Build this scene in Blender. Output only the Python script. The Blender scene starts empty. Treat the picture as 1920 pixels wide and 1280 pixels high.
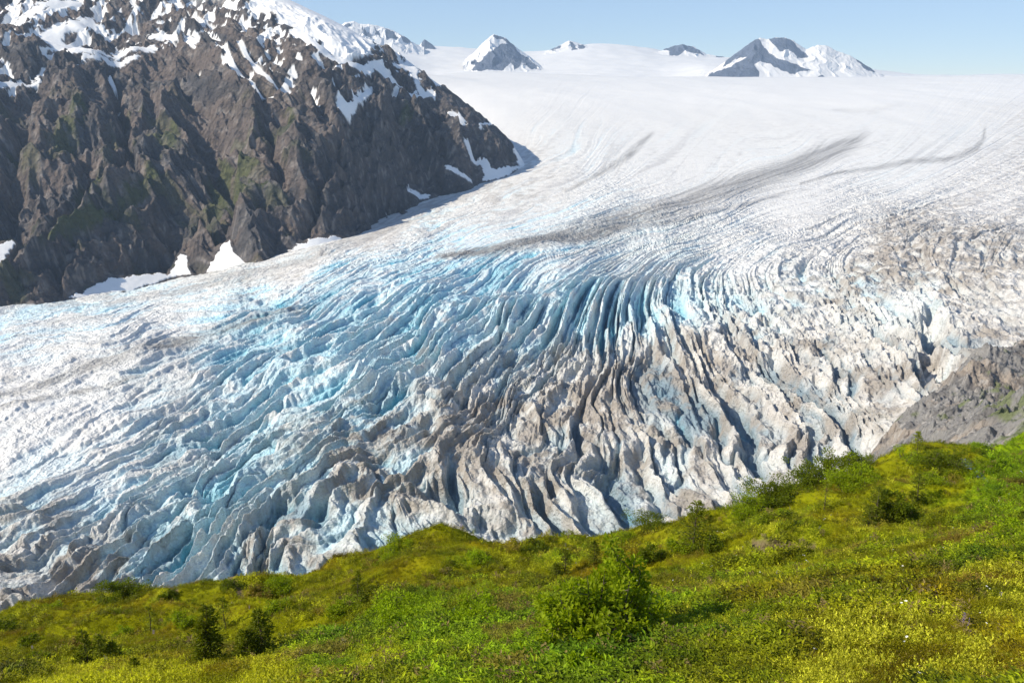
import bpy, math, random
import numpy as np
from mathutils import Vector, Euler

# ------------------------------------------------------------------ camera, light, exposure
scene = bpy.context.scene
COL = scene.collection
F = 1507.0                      # focal length in photo pixels (1920 wide)
PITCH = math.radians(17.3)
cam_d = bpy.data.cameras.new("camera")
cam_d.sensor_width = 36.0
cam_d.lens = 36.0 * F / 1920.0
cam_d.clip_start = 0.1
cam_d.clip_end = 80000
cam = bpy.data.objects.new("camera", cam_d)
cam.rotation_euler = (math.pi / 2 - PITCH, 0, 0)
COL.objects.link(cam)
scene.camera = cam

SUN_EL, SUN_AZ = 36.0, -100.0   # azimuth clockwise from +Y (view direction): left and a little behind
world = bpy.data.worlds.new("World")
scene.world = world
world.use_nodes = True
wn = world.node_tree
sky = wn.nodes.new("ShaderNodeTexSky")
sky.sky_type = 'NISHITA'
sky.sun_disc = False
sky.sun_elevation = math.radians(SUN_EL)
sky.sun_rotation = math.radians(SUN_AZ)
sky.altitude = 2500
sky.air_density = 1.0
sky.dust_density = 0.15
sky.ozone_density = 1.4
bg = wn.nodes["Background"]
bg.inputs["Strength"].default_value = 0.107
wn.links.new(sky.outputs[0], bg.inputs["Color"])
sl = bpy.data.lights.new("sun", 'SUN')
sl.energy = 4.4
sl.angle = math.radians(0.5)
sl.color = (1.0, 0.90, 0.735)
sun = bpy.data.objects.new("sun", sl)
az, el = math.radians(SUN_AZ), math.radians(SUN_EL)
sdir = Vector((math.sin(az) * math.cos(el), math.cos(az) * math.cos(el), math.sin(el)))
sun.rotation_euler = sdir.to_track_quat('Z', 'Y').to_euler()
COL.objects.link(sun)
scene.view_settings.view_transform = 'Standard'
scene.view_settings.look = 'None'
scene.view_settings.gamma = 1.0
scene.view_settings.exposure = 0.82
scene.cycles.max_bounces = 6
scene.cycles.diffuse_bounces = 3
scene.cycles.transparent_max_bounces = 8
scene.cycles.volume_bounces = 0

# ------------------------------------------------------------------ numeric helpers
SP, CP = math.sin(PITCH), math.cos(PITCH)
def ray(u, v):
    """photo pixel -> (X/Y, Z/Y) of its line of sight"""
    cx = (np.asarray(u, float) - 960) / F
    cy = (640 - np.asarray(v, float)) / F
    d = CP + SP * cy
    return cx / d, (-SP + CP * cy) / d
def pix(a, e):
    """(X/Y, Z/Y) -> photo pixel"""
    den = CP - SP * e
    return 960 + F * a / den, 640 - F * (SP + CP * e) / den

_rng = np.random.RandomState(7)
_perm = _rng.permutation(1024).astype(np.int32)
_ang = _rng.rand(1024) * 2 * np.pi
_gx, _gy = np.cos(_ang).astype(np.float32), np.sin(_ang).astype(np.float32)
def pn(x, y, seed=0):
    x = np.asarray(x, np.float32) + np.float32(seed * 17.31 + .13)
    y = np.asarray(y, np.float32) + np.float32(seed * 9.77 + .41)
    xf, yf = np.floor(x), np.floor(y)
    xi, yi = xf.astype(np.int32), yf.astype(np.int32)
    fx, fy = x - xf, y - yf
    sx = fx * fx * fx * (fx * (fx * 6 - 15) + 10)
    sy = fy * fy * fy * (fy * (fy * 6 - 15) + 10)
    def g(i, j, dx, dy):
        h = _perm[((xi + i) + _perm[(yi + j) & 1023]) & 1023]
        return _gx[h] * dx + _gy[h] * dy
    n0 = g(0, 0, fx, fy) * (1 - sx) + g(1, 0, fx - 1, fy) * sx
    n1 = g(0, 1, fx, fy - 1) * (1 - sx) + g(1, 1, fx - 1, fy - 1) * sx
    return (n0 * (1 - sy) + n1 * sy) * 1.5
def fbm(x, y, o=4, seed=0, gain=.5, lac=2.03):
    s, a, f = 0, 1.0, 1.0
    for i in range(o):
        s = s + a * pn(x * f, y * f, seed + i * 3)
        a *= gain; f *= lac
    return s
def ridged(x, y, o=4, seed=0, gain=.5, lac=2.07):
    s, a, f, w = 0, 1.0, 1.0, 1.0
    for i in range(o):
        n = 1 - np.minimum(np.abs(pn(x * f, y * f, seed + i * 3)) * 1.6, 1)
        n = n * n
        s = s + a * n * w
        w = np.clip(n * 1.6, 0, 1)
        a *= gain; f *= lac
    return s
def sstep(a, b, x):
    t = np.clip((x - a) / (b - a), 0, 1)
    return t * t * (3 - 2 * t)

class RBF:
    def __init__(s, P, V, kind='tps', smooth=0.0):
        s.P = np.asarray(P, float); s.k = kind
        V = np.asarray(V, float); n = len(s.P)
        A = np.zeros((n + 3, n + 3))
        A[:n, :n] = s.phi(np.sqrt(((s.P[:, None] - s.P[None]) ** 2).sum(-1))) + np.eye(n) * smooth
        A[:n, n] = A[n, :n] = 1
        A[:n, n + 1:] = s.P; A[n + 1:, :n] = s.P.T
        s.w = np.linalg.lstsq(A, np.concatenate([V, [0, 0, 0]]), rcond=None)[0]
    def phi(s, r):
        return r if s.k == 'lin' else r * r * np.log(np.maximum(r, 1e-9))
    def __call__(s, x, y):
        x, y = np.asarray(x, float), np.asarray(y, float)
        out = s.w[-3] + s.w[-2] * x + s.w[-1] * y
        for (px, py), w in zip(s.P, s.w):
            out = out + w * s.phi(np.sqrt((x - px) ** 2 + (y - py) ** 2))
        return out
class Grid:
    """a function sampled on a coarse grid, read back bilinearly"""
    def __init__(s, fn, x0, x1, nx, y0, y1, ny):
        s.x0, s.y0 = x0, y0
        s.dx, s.dy = (x1 - x0) / (nx - 1), (y1 - y0) / (ny - 1)
        s.nx, s.ny = nx, ny
        gx, gy = np.meshgrid(np.linspace(x0, x1, nx), np.linspace(y0, y1, ny))
        s.g = fn(gx, gy)
    def __call__(s, x, y):
        fx = np.clip((np.asarray(x, float) - s.x0) / s.dx, 0, s.nx - 1.001)
        fy = np.clip((np.asarray(y, float) - s.y0) / s.dy, 0, s.ny - 1.001)
        i, j = fx.astype(int), fy.astype(int)
        tx, ty = fx - i, fy - j
        g = s.g
        return (g[j, i] * (1 - tx) + g[j, i + 1] * tx) * (1 - ty) + (g[j + 1, i] * (1 - tx) + g[j + 1, i + 1] * tx) * ty
def blobs(pts, sig=90.0):
    """a smooth map from (u, v, value) samples"""
    P = np.array(pts, float)
    def fn(x, y):
        num = 0; den = 1e-12
        for u, v, a in P:
            d2 = (x - u) ** 2 + ((y - v) * 1.25) ** 2
            w = 1.0 / (d2 / (sig * sig) + .12) ** 2
            num = num + w * a; den = den + w
        return num / den
    return Grid(fn, -500, 2420, 180, -200, 1560, 110)
def pdist(u, v, line):
    """distance to a polyline, and how far along it (0..1)"""
    best = np.full(np.shape(u), 1e9); al = np.zeros(np.shape(u))
    L = np.array(line, float); n = len(L) - 1
    for i in range(n):
        (x0, y0), (x1, y1) = L[i][:2], L[i + 1][:2]
        dx, dy = x1 - x0, y1 - y0
        t = np.clip(((u - x0) * dx + (v - y0) * dy) / (dx * dx + dy * dy), 0, 1)
        d = np.hypot(u - x0 - t * dx, v - y0 - t * dy)
        m = d < best
        best = np.where(m, d, best); al = np.where(m, (i + t) / n, al)
    return best, al
def inpoly(u, v, poly):
    c = np.zeros(np.shape(u), bool); n = len(poly)
    for i in range(n):
        x0, y0 = poly[i]; x1, y1 = poly[(i + 1) % n]
        if y0 == y1: continue
        c ^= ((y0 > v) != (y1 > v)) & (u < (x1 - x0) * (v - y0) / (y1 - y0) + x0)
    return c

def tag(o, label=None, cat=None, group=None, kind=None):
    if label: o["label"] = label
    if cat: o["category"] = cat
    if group: o["group"] = group
    if kind: o["kind"] = kind
    return o
def grid_mesh(name, X, Y, Z, attrs, mat, smooth=True):
    ny, nx = X.shape
    me = bpy.data.meshes.new(name)
    co = np.stack([X, Y, Z], -1).reshape(-1, 3).astype(np.float32)
    me.vertices.add(nx * ny)
    me.vertices.foreach_set("co", co.ravel())
    idx = np.arange(nx * ny, dtype=np.int32).reshape(ny, nx)
    q = np.stack([idx[:-1, :-1], idx[:-1, 1:], idx[1:, 1:], idx[1:, :-1]], -1).reshape(-1, 4)
    me.loops.add(q.size)
    me.loops.foreach_set("vertex_index", q.ravel())
    me.polygons.add(len(q))
    me.polygons.foreach_set("loop_start", np.arange(0, q.size, 4, dtype=np.int32))
    me.update(calc_edges=True)
    me.polygons.foreach_set("use_smooth", np.full(len(q), smooth))
    for k, a in attrs.items():
        if a.ndim == 3:
            at = me.attributes.new(k, 'FLOAT_COLOR', 'POINT')
            c = np.concatenate([a.reshape(-1, 3), np.ones((nx * ny, 1))], 1).astype(np.float32)
            at.data.foreach_set("color", c.ravel())
        else:
            at = me.attributes.new(k, 'FLOAT', 'POINT')
            at.data.foreach_set("value", a.astype(np.float32).ravel())
    me.materials.append(mat)
    o = bpy.data.objects.new(name, me)
    COL.objects.link(o)
    return o
def mix3(a, b, t):
    return a * (1 - t[..., None]) + np.asarray(b, float) * t[..., None]

# ------------------------------------------------------------------ materials
def new_mat(name):
    m = bpy.data.materials.new(name); m.use_nodes = True
    nt = m.node_tree; b = nt.nodes["Principled BSDF"]
    return m, nt, b
def nd(nt, t, **kw):
    n = nt.nodes.new(t)
    for k, v in kw.items(): setattr(n, k, v)
    return n
def terrain_mat(name, rough, scales, bump, vary, spec=.3, bump_scale=1.0, rug=False, voro=()):
    """base colour from the 'col' attribute, broken up and bumped by world-space noise"""
    m, nt, b = new_mat(name)
    L = nt.links.new
    at = nd(nt, "ShaderNodeAttribute", attribute_name="col")
    geo = nd(nt, "ShaderNodeNewGeometry")
    tot = None
    for i, (sc, am) in enumerate(scales):
        n = nd(nt, "ShaderNodeTexNoise")
        n.inputs["Scale"].default_value = sc; n.inputs["Detail"].default_value = 6
        n.inputs["Roughness"].default_value = .65
        L(geo.outputs["Position"], n.inputs["Vector"])
        mm = nd(nt, "ShaderNodeMath", operation='MULTIPLY_ADD')
        L(n.outputs["Fac"], mm.inputs[0]); mm.inputs[1].default_value = am
        if tot is None: mm.inputs[2].default_value = -sum(a for _, a in scales) / 2
        else: L(tot.outputs[0], mm.inputs[2])
        tot = mm
    hgt = tot
    for sc, am in voro:                                      # broken facets
        vo = nd(nt, "ShaderNodeTexVoronoi"); vo.inputs["Scale"].default_value = sc
        L(geo.outputs["Position"], vo.inputs["Vector"])
        mm = nd(nt, "ShaderNodeMath", operation='MULTIPLY_ADD')
        L(vo.outputs["Distance"], mm.inputs[0]); mm.inputs[1].default_value = am; L(hgt.outputs[0], mm.inputs[2])
        hgt = mm
    va = nd(nt, "ShaderNodeMath", operation='MULTIPLY_ADD')
    L(tot.outputs[0], va.inputs[0]); va.inputs[1].default_value = vary; va.inputs[2].default_value = 1
    vm = nd(nt, "ShaderNodeVectorMath", operation='SCALE')
    L(at.outputs["Color"], vm.inputs[0]); L(va.outputs[0], vm.inputs["Scale"])
    L(vm.outputs[0], b.inputs["Base Color"])
    bp = nd(nt, "ShaderNodeBump")
    bp.inputs["Strength"].default_value = bump; bp.inputs["Distance"].default_value = bump_scale
    L(hgt.outputs[0], bp.inputs["Height"]); L(bp.outputs[0], b.inputs["Normal"])
    if rug:
        ra = nd(nt, "ShaderNodeAttribute", attribute_name="rug")
        rm = nd(nt, "ShaderNodeMath", operation='MULTIPLY'); rm.inputs[1].default_value = bump
        L(ra.outputs["Fac"], rm.inputs[0]); L(rm.outputs[0], bp.inputs["Strength"])
        vr = nd(nt, "ShaderNodeMath", operation='MULTIPLY'); vr.inputs[1].default_value = vary
        L(ra.outputs["Fac"], vr.inputs[0]); L(vr.outputs[0], va.inputs[1])
    b.inputs["Roughness"].default_value = rough
    b.inputs["Specular IOR Level"].default_value = spec
    return m
M_ICE = terrain_mat("glacier_ice", .6, [(.06, .4), (.30, .9), (.9, .5)], 1.0, .45, .25, 2.6, rug=True, voro=[(.16, .8), (.5, .4)])
M_ROCK = terrain_mat("mountain_rock", .85, [(.03, .8), (.15, 1.0)], .9, .9, .15, 7.0, True, voro=[(.035, 1.6), (.10, .8)])
M_SNOWFIELD = terrain_mat("snowfield", .7, [(.004, .5), (.02, .3)], .3, .06, .2, 8.0)
M_PEAK = terrain_mat("peak_rock_snow", .8, [(.01, .8), (.03, .8)], .8, .25, .2, 25.0, True)
M_BANK = terrain_mat("bank_rock", .85, [(.12, .8), (.9, .8)], .9, .8, .15, 1.6, voro=[(.12, 1.2), (.5, .7)])

# ------------------------------------------------------------------ glacier: base surface
def efield(ctrl, kind='tps', ks=1.0):
    """ctrl: (u, v, Y) -> smooth Z/Y as a function of (X/Y, ln Y)"""
    c = np.array(ctrl, float)
    a, e = ray(c[:, 0], c[:, 1])
    r = RBF(np.stack([a * 2.0, np.log(c[:, 2]) * ks], 1), e, kind)
    return lambda A, Y: r(np.asarray(A) * 2.0, np.log(Y) * ks)
G_CTRL = [
 (-300,1290,330),(0,1160,350),(400,1090,380),(800,1010,400),(1200,1000,420),(1420,950,430),(1650,850,440),(1780,722,490),(1920,645,570),(2250,575,700),
 (300,1400,240),(1200,1350,250),(-300,1500,240),(1900,1200,260),
 (-300,830,620),(0,750,650),(300,760,620),(600,755,590),(900,750,560),(1300,760,555),(1600,740,530),
 (-300,660,880),(0,610,940),(250,600,920),(500,600,860),(700,590,800),(900,600,760),(1300,600,720),(1600,590,690),(1900,560,710),(2250,500,900),
 (560,480,1200),(900,500,1000),(1200,500,985),(1600,480,960),(1920,450,960),(2300,400,1100),
 (720,415,1480),(1000,400,1400),(1300,400,1350),(1600,400,1270),(1920,380,1260),
 (990,300,1950),(1300,300,1900),(1600,300,1850),(1900,300,1800),(2300,290,1800),
 (900,222,2600),(1300,222,2550),(1600,222,2500),(1900,222,2500),(2300,222,2500),
 (760,185,3400),(860,170,3500),(1100,172,3500),(1400,172,3500),(1700,172,3500),(2000,172,3500),(2300,172,3500),
 (700,140,4300),(860,146,4700),(1100,150,4800),(1400,152,4900),(1700,152,4900),(2200,152,4900),
 (860,136,5700),(1100,141,5800),(1320,144,5800),(1500,144.5,5800),(1700,143,5800),(1920,142,5800),(2300,142,5800),
 (860,150,7000),(1100,156,7000),(1320,160,7000),(1700,160,7000),(2300,160,7000),
 (300,500,1700),(0,560,1300),(-400,600,1300),(300,400,3000),(-400,400,3000),(500,250,5000),(500,300,7000),(-400,300,6000)]
_ge = efield(G_CTRL)
GE = Grid(lambda a, l: _ge(a, np.exp(l)), -1.15, 1.15, 160, math.log(200), math.log(8000), 200)
def glacier_e(a, Y): return GE(a, np.log(Y))
def cast(efn, u, v, y0, y1):
    """distance at which the line of sight through pixel (u, v) meets a surface"""
    a, e = ray(u, v)
    Ys = np.exp(np.linspace(math.log(y0), math.log(y1), 1500))
    d = efn(np.full(Ys.shape, float(a)), Ys) - e
    k = np.where(d >= 0)[0]
    return float(Ys[k[0]]) if len(k) else None

# ---- flow lines traced down the ice: s counts across the flow, t along it
FLOW = [
 (0, [(985,300),(900,350),(790,385),(700,430),(640,452),(540,480),(430,510),(190,562),(0,600),(-300,660)]),
 (1, [(1120,250),(1080,300),(960,370),(820,420),(680,470),(560,520),(400,575),(200,630),(0,670),(-300,740)]),
 (2, [(1230,245),(1180,290),(1080,360),(960,410),(800,462),(650,520),(540,590),(330,640),(160,695),(0,745),(-300,840)]),
 (3.2, [(1400,240),(1340,300),(1200,370),(1040,420),(870,475),(760,520),(660,575),(520,650),(330,750),(150,840),(0,905),(-300,1020)]),
 (4.4, [(1560,265),(1470,320),(1320,375),(1130,430),(960,470),(880,515),(760,600),(640,680),(450,780),(200,910),(0,1020),(-300,1180)]),
 (5.6, [(1640,290),(1540,330),(1350,395),(1150,450),(1020,490),(940,540),(840,630),(740,720),(590,820),(330,970),(60,1140),(-150,1260)]),
 (6.8, [(1250,450),(1120,495),(1060,540),(980,630),(890,720),(760,810),(600,900),(470,1000),(390,1090),(300,1200)]),
 (7.9, [(1320,440),(1200,480),(1120,540),(1060,640),(990,740),(920,830),(870,920),(850,1010),(840,1150)]),
 (8.6, [(1360,436),(1230,480),(1155,540),(1110,640),(1070,740),(1045,830),(1040,930),(1050,1040),(1070,1200)]),
 (9.4, [(1400,430),(1270,480),(1195,540),(1175,620),(1175,720),(1195,830),(1235,930),(1285,1040),(1350,1200)]),
 (10.4,[(1480,420),(1350,470),(1270,530),(1275,600),(1310,700),(1360,800),(1420,900),(1490,1000),(1600,1150)]),
 (11.6,[(1600,400),(1460,450),(1360,520),(1390,590),(1460,680),(1540,780),(1620,870),(1700,950)]),
 (12.8,[(1740,390),(1580,440),(1490,500),(1540,580),(1620,660),(1690,740),(1760,820)]),
 (14,[(1900,380),(1740,440),(1660,500),(1720,560),(1830,640),(1950,720)]),
 (15.2,[(2100,400),(1920,440),(1860,500),(1980,560),(2150,640)]),
]
sp, sv, tv = [], [], []
for s_, ln in FLOW:
    L = np.array(ln, float)
    for i in range(len(L)):
        sp.append(L[i] / 100.); sv.append(s_)
        tv.append(0)
SF = RBF(sp, sv, 'tps', 1e-3)
SG = Grid(lambda x, y: SF(x / 100., y / 100.), -400, 2350, 250, 100, 1450, 130)
# t: integrate perpendicular to the gradient of s is overkill; v plus a fan term follows the lines well enough
def flow_coords(u, v):
    s = SG(u, v)
    t = (v - 450) / 100. - (u - 1150) / 170. * sstep(1300, 700, u)
    return s, t

A_MAP = blobs([(1200,170,0),(1600,200,0),(900,160,0),(1080,240,.12),(900,250,.03),(1300,300,.03),(1700,300,.03),(1000,380,.04),(1500,380,.06),(1850,380,.12),
 (700,430,.05),(900,455,.05),(560,510,.1),(350,560,.16),(150,600,.2),(0,640,.2),(600,560,.4),(750,520,.28),(900,520,.35),(1050,510,.35),(1200,500,.35),(1400,480,.2),
 (1550,450,.3),(1700,470,.5),(1850,450,.5),(1900,520,.5),(1500,540,.5),(1650,560,.6),
 (500,620,.6),(650,650,.85),(800,600,.8),(950,600,1),(1100,580,1.05),(1250,580,1),(1400,600,.85),(1600,650,.9),(1750,650,1),(1850,600,.6),(1920,600,.4),
 (300,700,.4),(450,720,.6),(600,750,.8),(750,720,.9),(900,700,1),(1100,680,1),(1300,700,.9),(1500,720,.8),
 (150,780,.2),(50,850,.22),(200,900,.3),(400,850,.8),(550,850,.9),(700,820,.8),(900,800,.7),(1150,770,.6),(1350,800,.8),(1550,800,.8),(1700,760,.6),
 (80,1000,.55),(250,1000,.9),(400,980,1.2),(600,960,1.1),(800,920,1.1),(1000,920,1.1),(1200,880,1.1),(1400,880,.8),(100,1100,.8),(600,1060,.8),(1000,1000,1)], 80)
B_MAP = blobs([(1200,170,0),(1600,200,0),(900,160,0),(1080,240,.15),(900,250,.0),(1300,290,.08),(1700,270,.1),(1000,330,.08),(1500,380,.0),(1850,380,.0),
 (900,370,.12),(1300,330,.08),(1450,300,.1),
 (700,430,.05),(930,370,.2),(560,510,.12),(350,560,.28),(150,600,.32),(0,640,.32),(600,550,.75),(750,520,.7),(900,500,.55),(1050,490,.45),(1200,500,.35),(1400,480,.15),
 (1550,450,.05),(1700,470,.05),(1850,450,.05),(1900,520,.1),(1500,560,.3),(1650,560,.3),
 (450,620,.7),(500,620,.85),(650,620,1),(800,580,1),(950,580,.95),(1050,560,.85),(1150,600,.85),(1280,560,.75),(1400,600,.45),(1600,650,.35),(1750,640,.6),(1850,600,.1),
 (300,640,.15),(150,700,.08),(40,720,.05),(300,740,.25),(450,720,.8),(600,740,.9),(750,690,.9),(860,660,.95),(950,680,.6),(1100,700,.5),(1300,700,.3),(1500,720,.25),
 (150,780,.08),(50,850,.15),(200,900,.25),(400,850,.55),(550,800,.75),(700,800,.6),(900,800,.3),(1150,770,.12),(1350,800,.4),(1550,800,.3),(1700,760,.2),
 (80,960,.35),(250,960,.65),(380,960,.95),(450,930,.9),(600,960,.5),(560,1000,.4),(800,920,.55),(1000,920,.7),(1130,840,.6),(1200,880,.65),(1400,880,.4),(60,1080,.15),(300,1080,.7),(600,1060,.4),(740,960,.6),(1000,1000,.5)], 70)
D_MAP = blobs([(1200,170,0),(1600,200,0),(900,160,0),(1080,240,.15),(900,250,.0),(1300,300,.12),(1700,300,.06),(960,330,.4),(1500,380,.08),(1850,400,.3),
 (700,440,.42),(560,500,.4),(430,525,.42),(800,400,.35),(350,560,.25),(150,590,.3),(0,620,.25),(600,560,.0),(750,520,.0),(900,500,.1),(1050,490,.15),(1200,480,.2),(1400,480,.2),
 (1550,470,.25),(1700,500,.85),(1850,440,.7),(1600,540,.6),(1900,560,.4),(1830,520,.7),(1480,570,.4),(1400,560,.3),
 (450,620,.05),(650,650,.02),(800,600,.02),(950,600,.1),(1100,580,.1),(1280,600,.3),(1400,640,.5),(1600,650,.35),(1700,600,.2),(1850,600,.35),
 (300,700,.15),(450,720,.05),(600,740,.1),(750,720,.2),(900,730,.4),(1000,700,.4),(1100,700,.5),(1300,700,.7),(1500,720,.5),(1650,720,.5),(1700,790,.6),
 (150,780,.05),(50,850,.0),(200,900,.1),(400,850,.15),(550,850,.35),(700,830,.75),(900,800,.85),(1050,780,.9),(1150,760,.95),(1250,780,.8),(1350,820,.3),(1550,830,.35),
 (80,1000,.5),(250,1000,.4),(150,1080,.85),(400,1000,.2),(560,950,.35),(700,900,.85),(850,880,.8),(1000,860,.6),(1100,930,.4),(1200,880,.2),(1400,900,.4),(60,1100,.7),(540,1050,.7),(650,1030,.4),(900,1000,.4),(1500,900,.4)], 70)
I_MAP = blobs([(1200,750,.9),(1050,740,.8),(900,760,.6),(750,800,.35),(1300,760,.6),(1150,900,.35),(1350,860,.4),(1000,620,.0),(1200,620,.1),(700,650,.0),(500,800,.05),(300,800,0),(300,950,0),(600,950,.25),(900,930,.35),(1500,750,.5),(1500,600,.5),(1100,1000,.3),(400,600,.1),(0,700,.1),(1000,480,.15),(800,700,.15),(1600,500,.7),(500,1050,.1)], 80)
MOR = [([(1640,240),(1610,262),(1570,280),(1480,318),(1400,345),(1330,368),(1250,393),(1170,415),(1100,435),(1040,449),(980,461),(900,474),(820,482)], 20, .95),
 ([(1560,270),(1500,300),(1420,332),(1350,350),(1290,370)], 8, .4),
 ([(1200,424),(1100,442),(1000,461),(920,472),(830,484)], 9, .9),
 ([(1500,352),(1400,384),(1290,412),(1180,438)], 5, .55),
 ([(1232,243),(1200,270),(1180,290),(1150,310),(1110,335),(1060,360)], 6, .75),
 ([(1850,225),(1843,262),(1830,280),(1800,292),(1768,300),(1710,302),(1640,315),(1570,325),(1500,345)], 5, .8),
 ([(1700,195),(1640,208),(1560,205)], 5, .3),
 ([(620,575),(520,600),(430,622),(330,645),(250,668),(160,693),(80,720),(0,740),(-200,790)], 12, .9),
 ([(300,700),(200,728),(100,745),(0,768),(-200,830)], 6, .8),
 ([(990,310),(900,350),(800,395),(720,432),(650,458),(560,492),(440,520),(330,545),(200,570)], 10, .45)]

def v_rows(efn, y0, y1, n, a=0.0, vmin=60, keep=.5):
    """distances spaced so that rows fall about evenly over the view"""
    Y = np.exp(np.linspace(math.log(y0), math.log(y1), 4000))
    _, v = pix(a, efn(np.full(Y.shape, a), Y))
    w = np.maximum(-np.diff(v), 0) / 1.5 + keep * 4000 / 4000 * .15
    c = np.concatenate([[0], np.cumsum(w)]); c /= c[-1]
    return np.interp(np.linspace(0, 1, n), c, Y)

def build_glacier():
    # rows adapt to the slope of the ice seen from the trail
    Yr = v_rows(glacier_e, 270, 7300, 1150, -.05)
    ar = np.concatenate([np.linspace(-1.1, -.80, 40)[:-1], np.linspace(-.80, .80, 1650), np.linspace(.80, 1.1, 40)[1:]])
    A, Y = np.meshgrid(ar, Yr)
    E = glacier_e(A, Y)
    u, v = pix(A, E)
    X, Z = A * Y, E * Y
    s, t = flow_coords(u, v)
    am = np.clip(A_MAP(u, v), 0, 1.3)
    bm = np.clip(B_MAP(u, v), 0, 1)
    am = am * (1 - .7 * sstep(1450, 2200, Y))
    dm = np.clip(D_MAP(u, v), 0, 1)
    zone = sstep(640, 760, v + .12 * (u - 900)) * sstep(600, 900, u)
    dm = np.maximum(dm, zone * (.42 + .3 * sstep(-.2, .5, fbm(X / 60., Y / 60., 3, 72))))
    bm = bm * (1 - .55 * zone)
    # ---- relief
    x1, y1 = X / 100., Y / 100.
    rt = np.maximum(sstep(9.2, 11.8, s), .7 * sstep(900, 1150, Y)); rt = np.maximum(rt, np.clip(I_MAP(u, v), 0, 1)); near = sstep(640, 420, Y)
    ws = s + (.13 + .22 * rt) * pn(s * 1.2, t * .8, 3) + (.045 + .10 * rt) * pn(s * 3.4, t * 1.9, 4) + .02 * pn(s * 12, t * 9, 14)
    wt = t + .35 * pn(s * 1.3, t * .8, 5)
    big = fbm(x1 * .9, y1 * .7, 3, 11)
    steps = pn(s * .35, wt * 1.1, 12)                       # benches across the icefall
    n1 = pn(ws * 4.2, wt * .44, 20)
    iso1 = 1 - np.abs(fbm(X / 22. + .5 * rt, Y / 34., 3, 141)) * 1.7
    iso2 = 1 - np.abs(fbm(X / 9., Y / 13., 3, 146)) * 1.7
    r1 = 1 - np.abs(n1) * 1.9                                # fins of ice
    n2 = pn(ws * 8.8 + 3, wt * .95, 23)
    r2 = 1 - np.abs(n2) * 1.8
    saw = 1 - np.abs(np.clip(n1 * 2.1, -1, 1.0) ** 2); saw2 = np.where(n1 > 0, sstep(.62, .0, n1), sstep(-.16, .0, n1))
    r1 = .45 * r1 + .75 * (saw2 * 1.5 - .45)
    r1 = r1 * (1 - .6 * rt) + .75 * rt * iso1
    r2 = r2 * (1 - .65 * rt) + .8 * rt * iso2
    n3 = pn(ws * 15 + 3, wt * 2.4, 27)
    r3 = 1 - np.abs(n3) * 1.8
    f = fbm(X / 9., Y / 9., 3, 40)
    p1 = sstep(.12, .5, pn(ws * 3.9 + 7, wt * .52, 133)) * sstep(-.35, .2, pn(s * 1.1, wt * .9, 131))
    p2 = sstep(.12, .5, pn(ws * 8.4 + 2, wt * 1.1, 136))
    gate = sstep(-.35, .25, pn(s * .7, wt * .55, 31))        # where long crevasses open
    c1 = sstep(.17, .0, np.abs(pn(ws * 4.2 + 9, wt * .8, 33))) * gate
    c2 = sstep(.20, .0, np.abs(pn(ws * 8.3 + 5, wt * 1.5, 36))) * sstep(-.2, .3, pn(s * 1.1, wt * 1.2, 37))
    tr = sstep(.13, .0, np.abs(pn(ws * 1.4, wt * 2.6, 44))) * sstep(.0, .4, pn(s * .9, wt * .7, 45))   # cross cracks
    loc = (7.2 - 1.4 * near) * r1 + (3.6 - 1.4 * near) * r2 + (1.3 - .6 * near) * r3 - 5.0 * c1 - 1.5 * c2 - 1.5 * tr + (1.1 - .3 * near) * f - 9.0 * p1 - 4.5 * p2 + 2
    H = am * loc + (am > 0) * np.minimum(am * 2, 1) * (6.5 * big + 4.0 * steps)
    # finer chop where the ice only ripples
    low = sstep(.5, .05, am) * sstep(5000, 2600, Y)
    H += low * np.minimum(am * 3.5 + .06, 1) * (.5 * ridged(ws * 5, t * 3.2, 2, 50) + (1.4 - .8 * sstep(1300, 2300, Y)) * fbm(X / 11., Y / 14., 4, 53, .6))
    H += sstep(1500, 2500, Y) * (3.0 * fbm(x1 * .35, y1 * .2, 3, 60))
    # an opening in the ice by the right margin
    d, _ = pdist(u, v, [(1742,610),(1752,640),(1742,668),(1750,700),(1768,692)])
    H -= 20 * sstep(34, 6, d + 22 * pn(X / 12., Y / 20., 77))
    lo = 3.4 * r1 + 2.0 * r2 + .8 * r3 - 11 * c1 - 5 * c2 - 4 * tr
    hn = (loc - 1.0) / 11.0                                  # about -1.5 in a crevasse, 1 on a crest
    # ---- ice colour, with crevasse shade painted in: white crust on crests, bare blue ice below, grit on the flats
    nz = fbm(X / 22., Y / 22., 4, 70)
    nf = fbm(X / 5., Y / 5., 3, 74)
    ns = fbm(ws * 5, wt * 1.9, 4, 76) * (1 - .5 * rt) + .6 * rt * fbm(X / 18., Y / 26., 4, 78)
    white = np.ones(X.shape + (3,)) * np.array([.79, .782, .762])
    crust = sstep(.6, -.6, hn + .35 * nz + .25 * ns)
    white = white * (1 - .08 * sstep(900, 1300, Y))[..., None]
    white = mix3(white, (.66, .63, .59), np.clip(dm * 1.3 + .3 * sstep(700, 850, v), 0, 1) * .8)
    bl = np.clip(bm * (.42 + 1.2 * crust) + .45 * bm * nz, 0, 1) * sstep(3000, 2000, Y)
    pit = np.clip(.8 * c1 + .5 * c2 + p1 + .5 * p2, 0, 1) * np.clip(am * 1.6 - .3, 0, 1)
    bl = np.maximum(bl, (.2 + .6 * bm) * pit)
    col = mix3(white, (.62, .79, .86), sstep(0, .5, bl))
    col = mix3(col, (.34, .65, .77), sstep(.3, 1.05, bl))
    col = mix3(col, (.11, .19, .26), pit * (.35 + .5 * np.maximum(near, zone)) * (1 - .6 * bm))  # darkens the pits, painting in their shade
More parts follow.
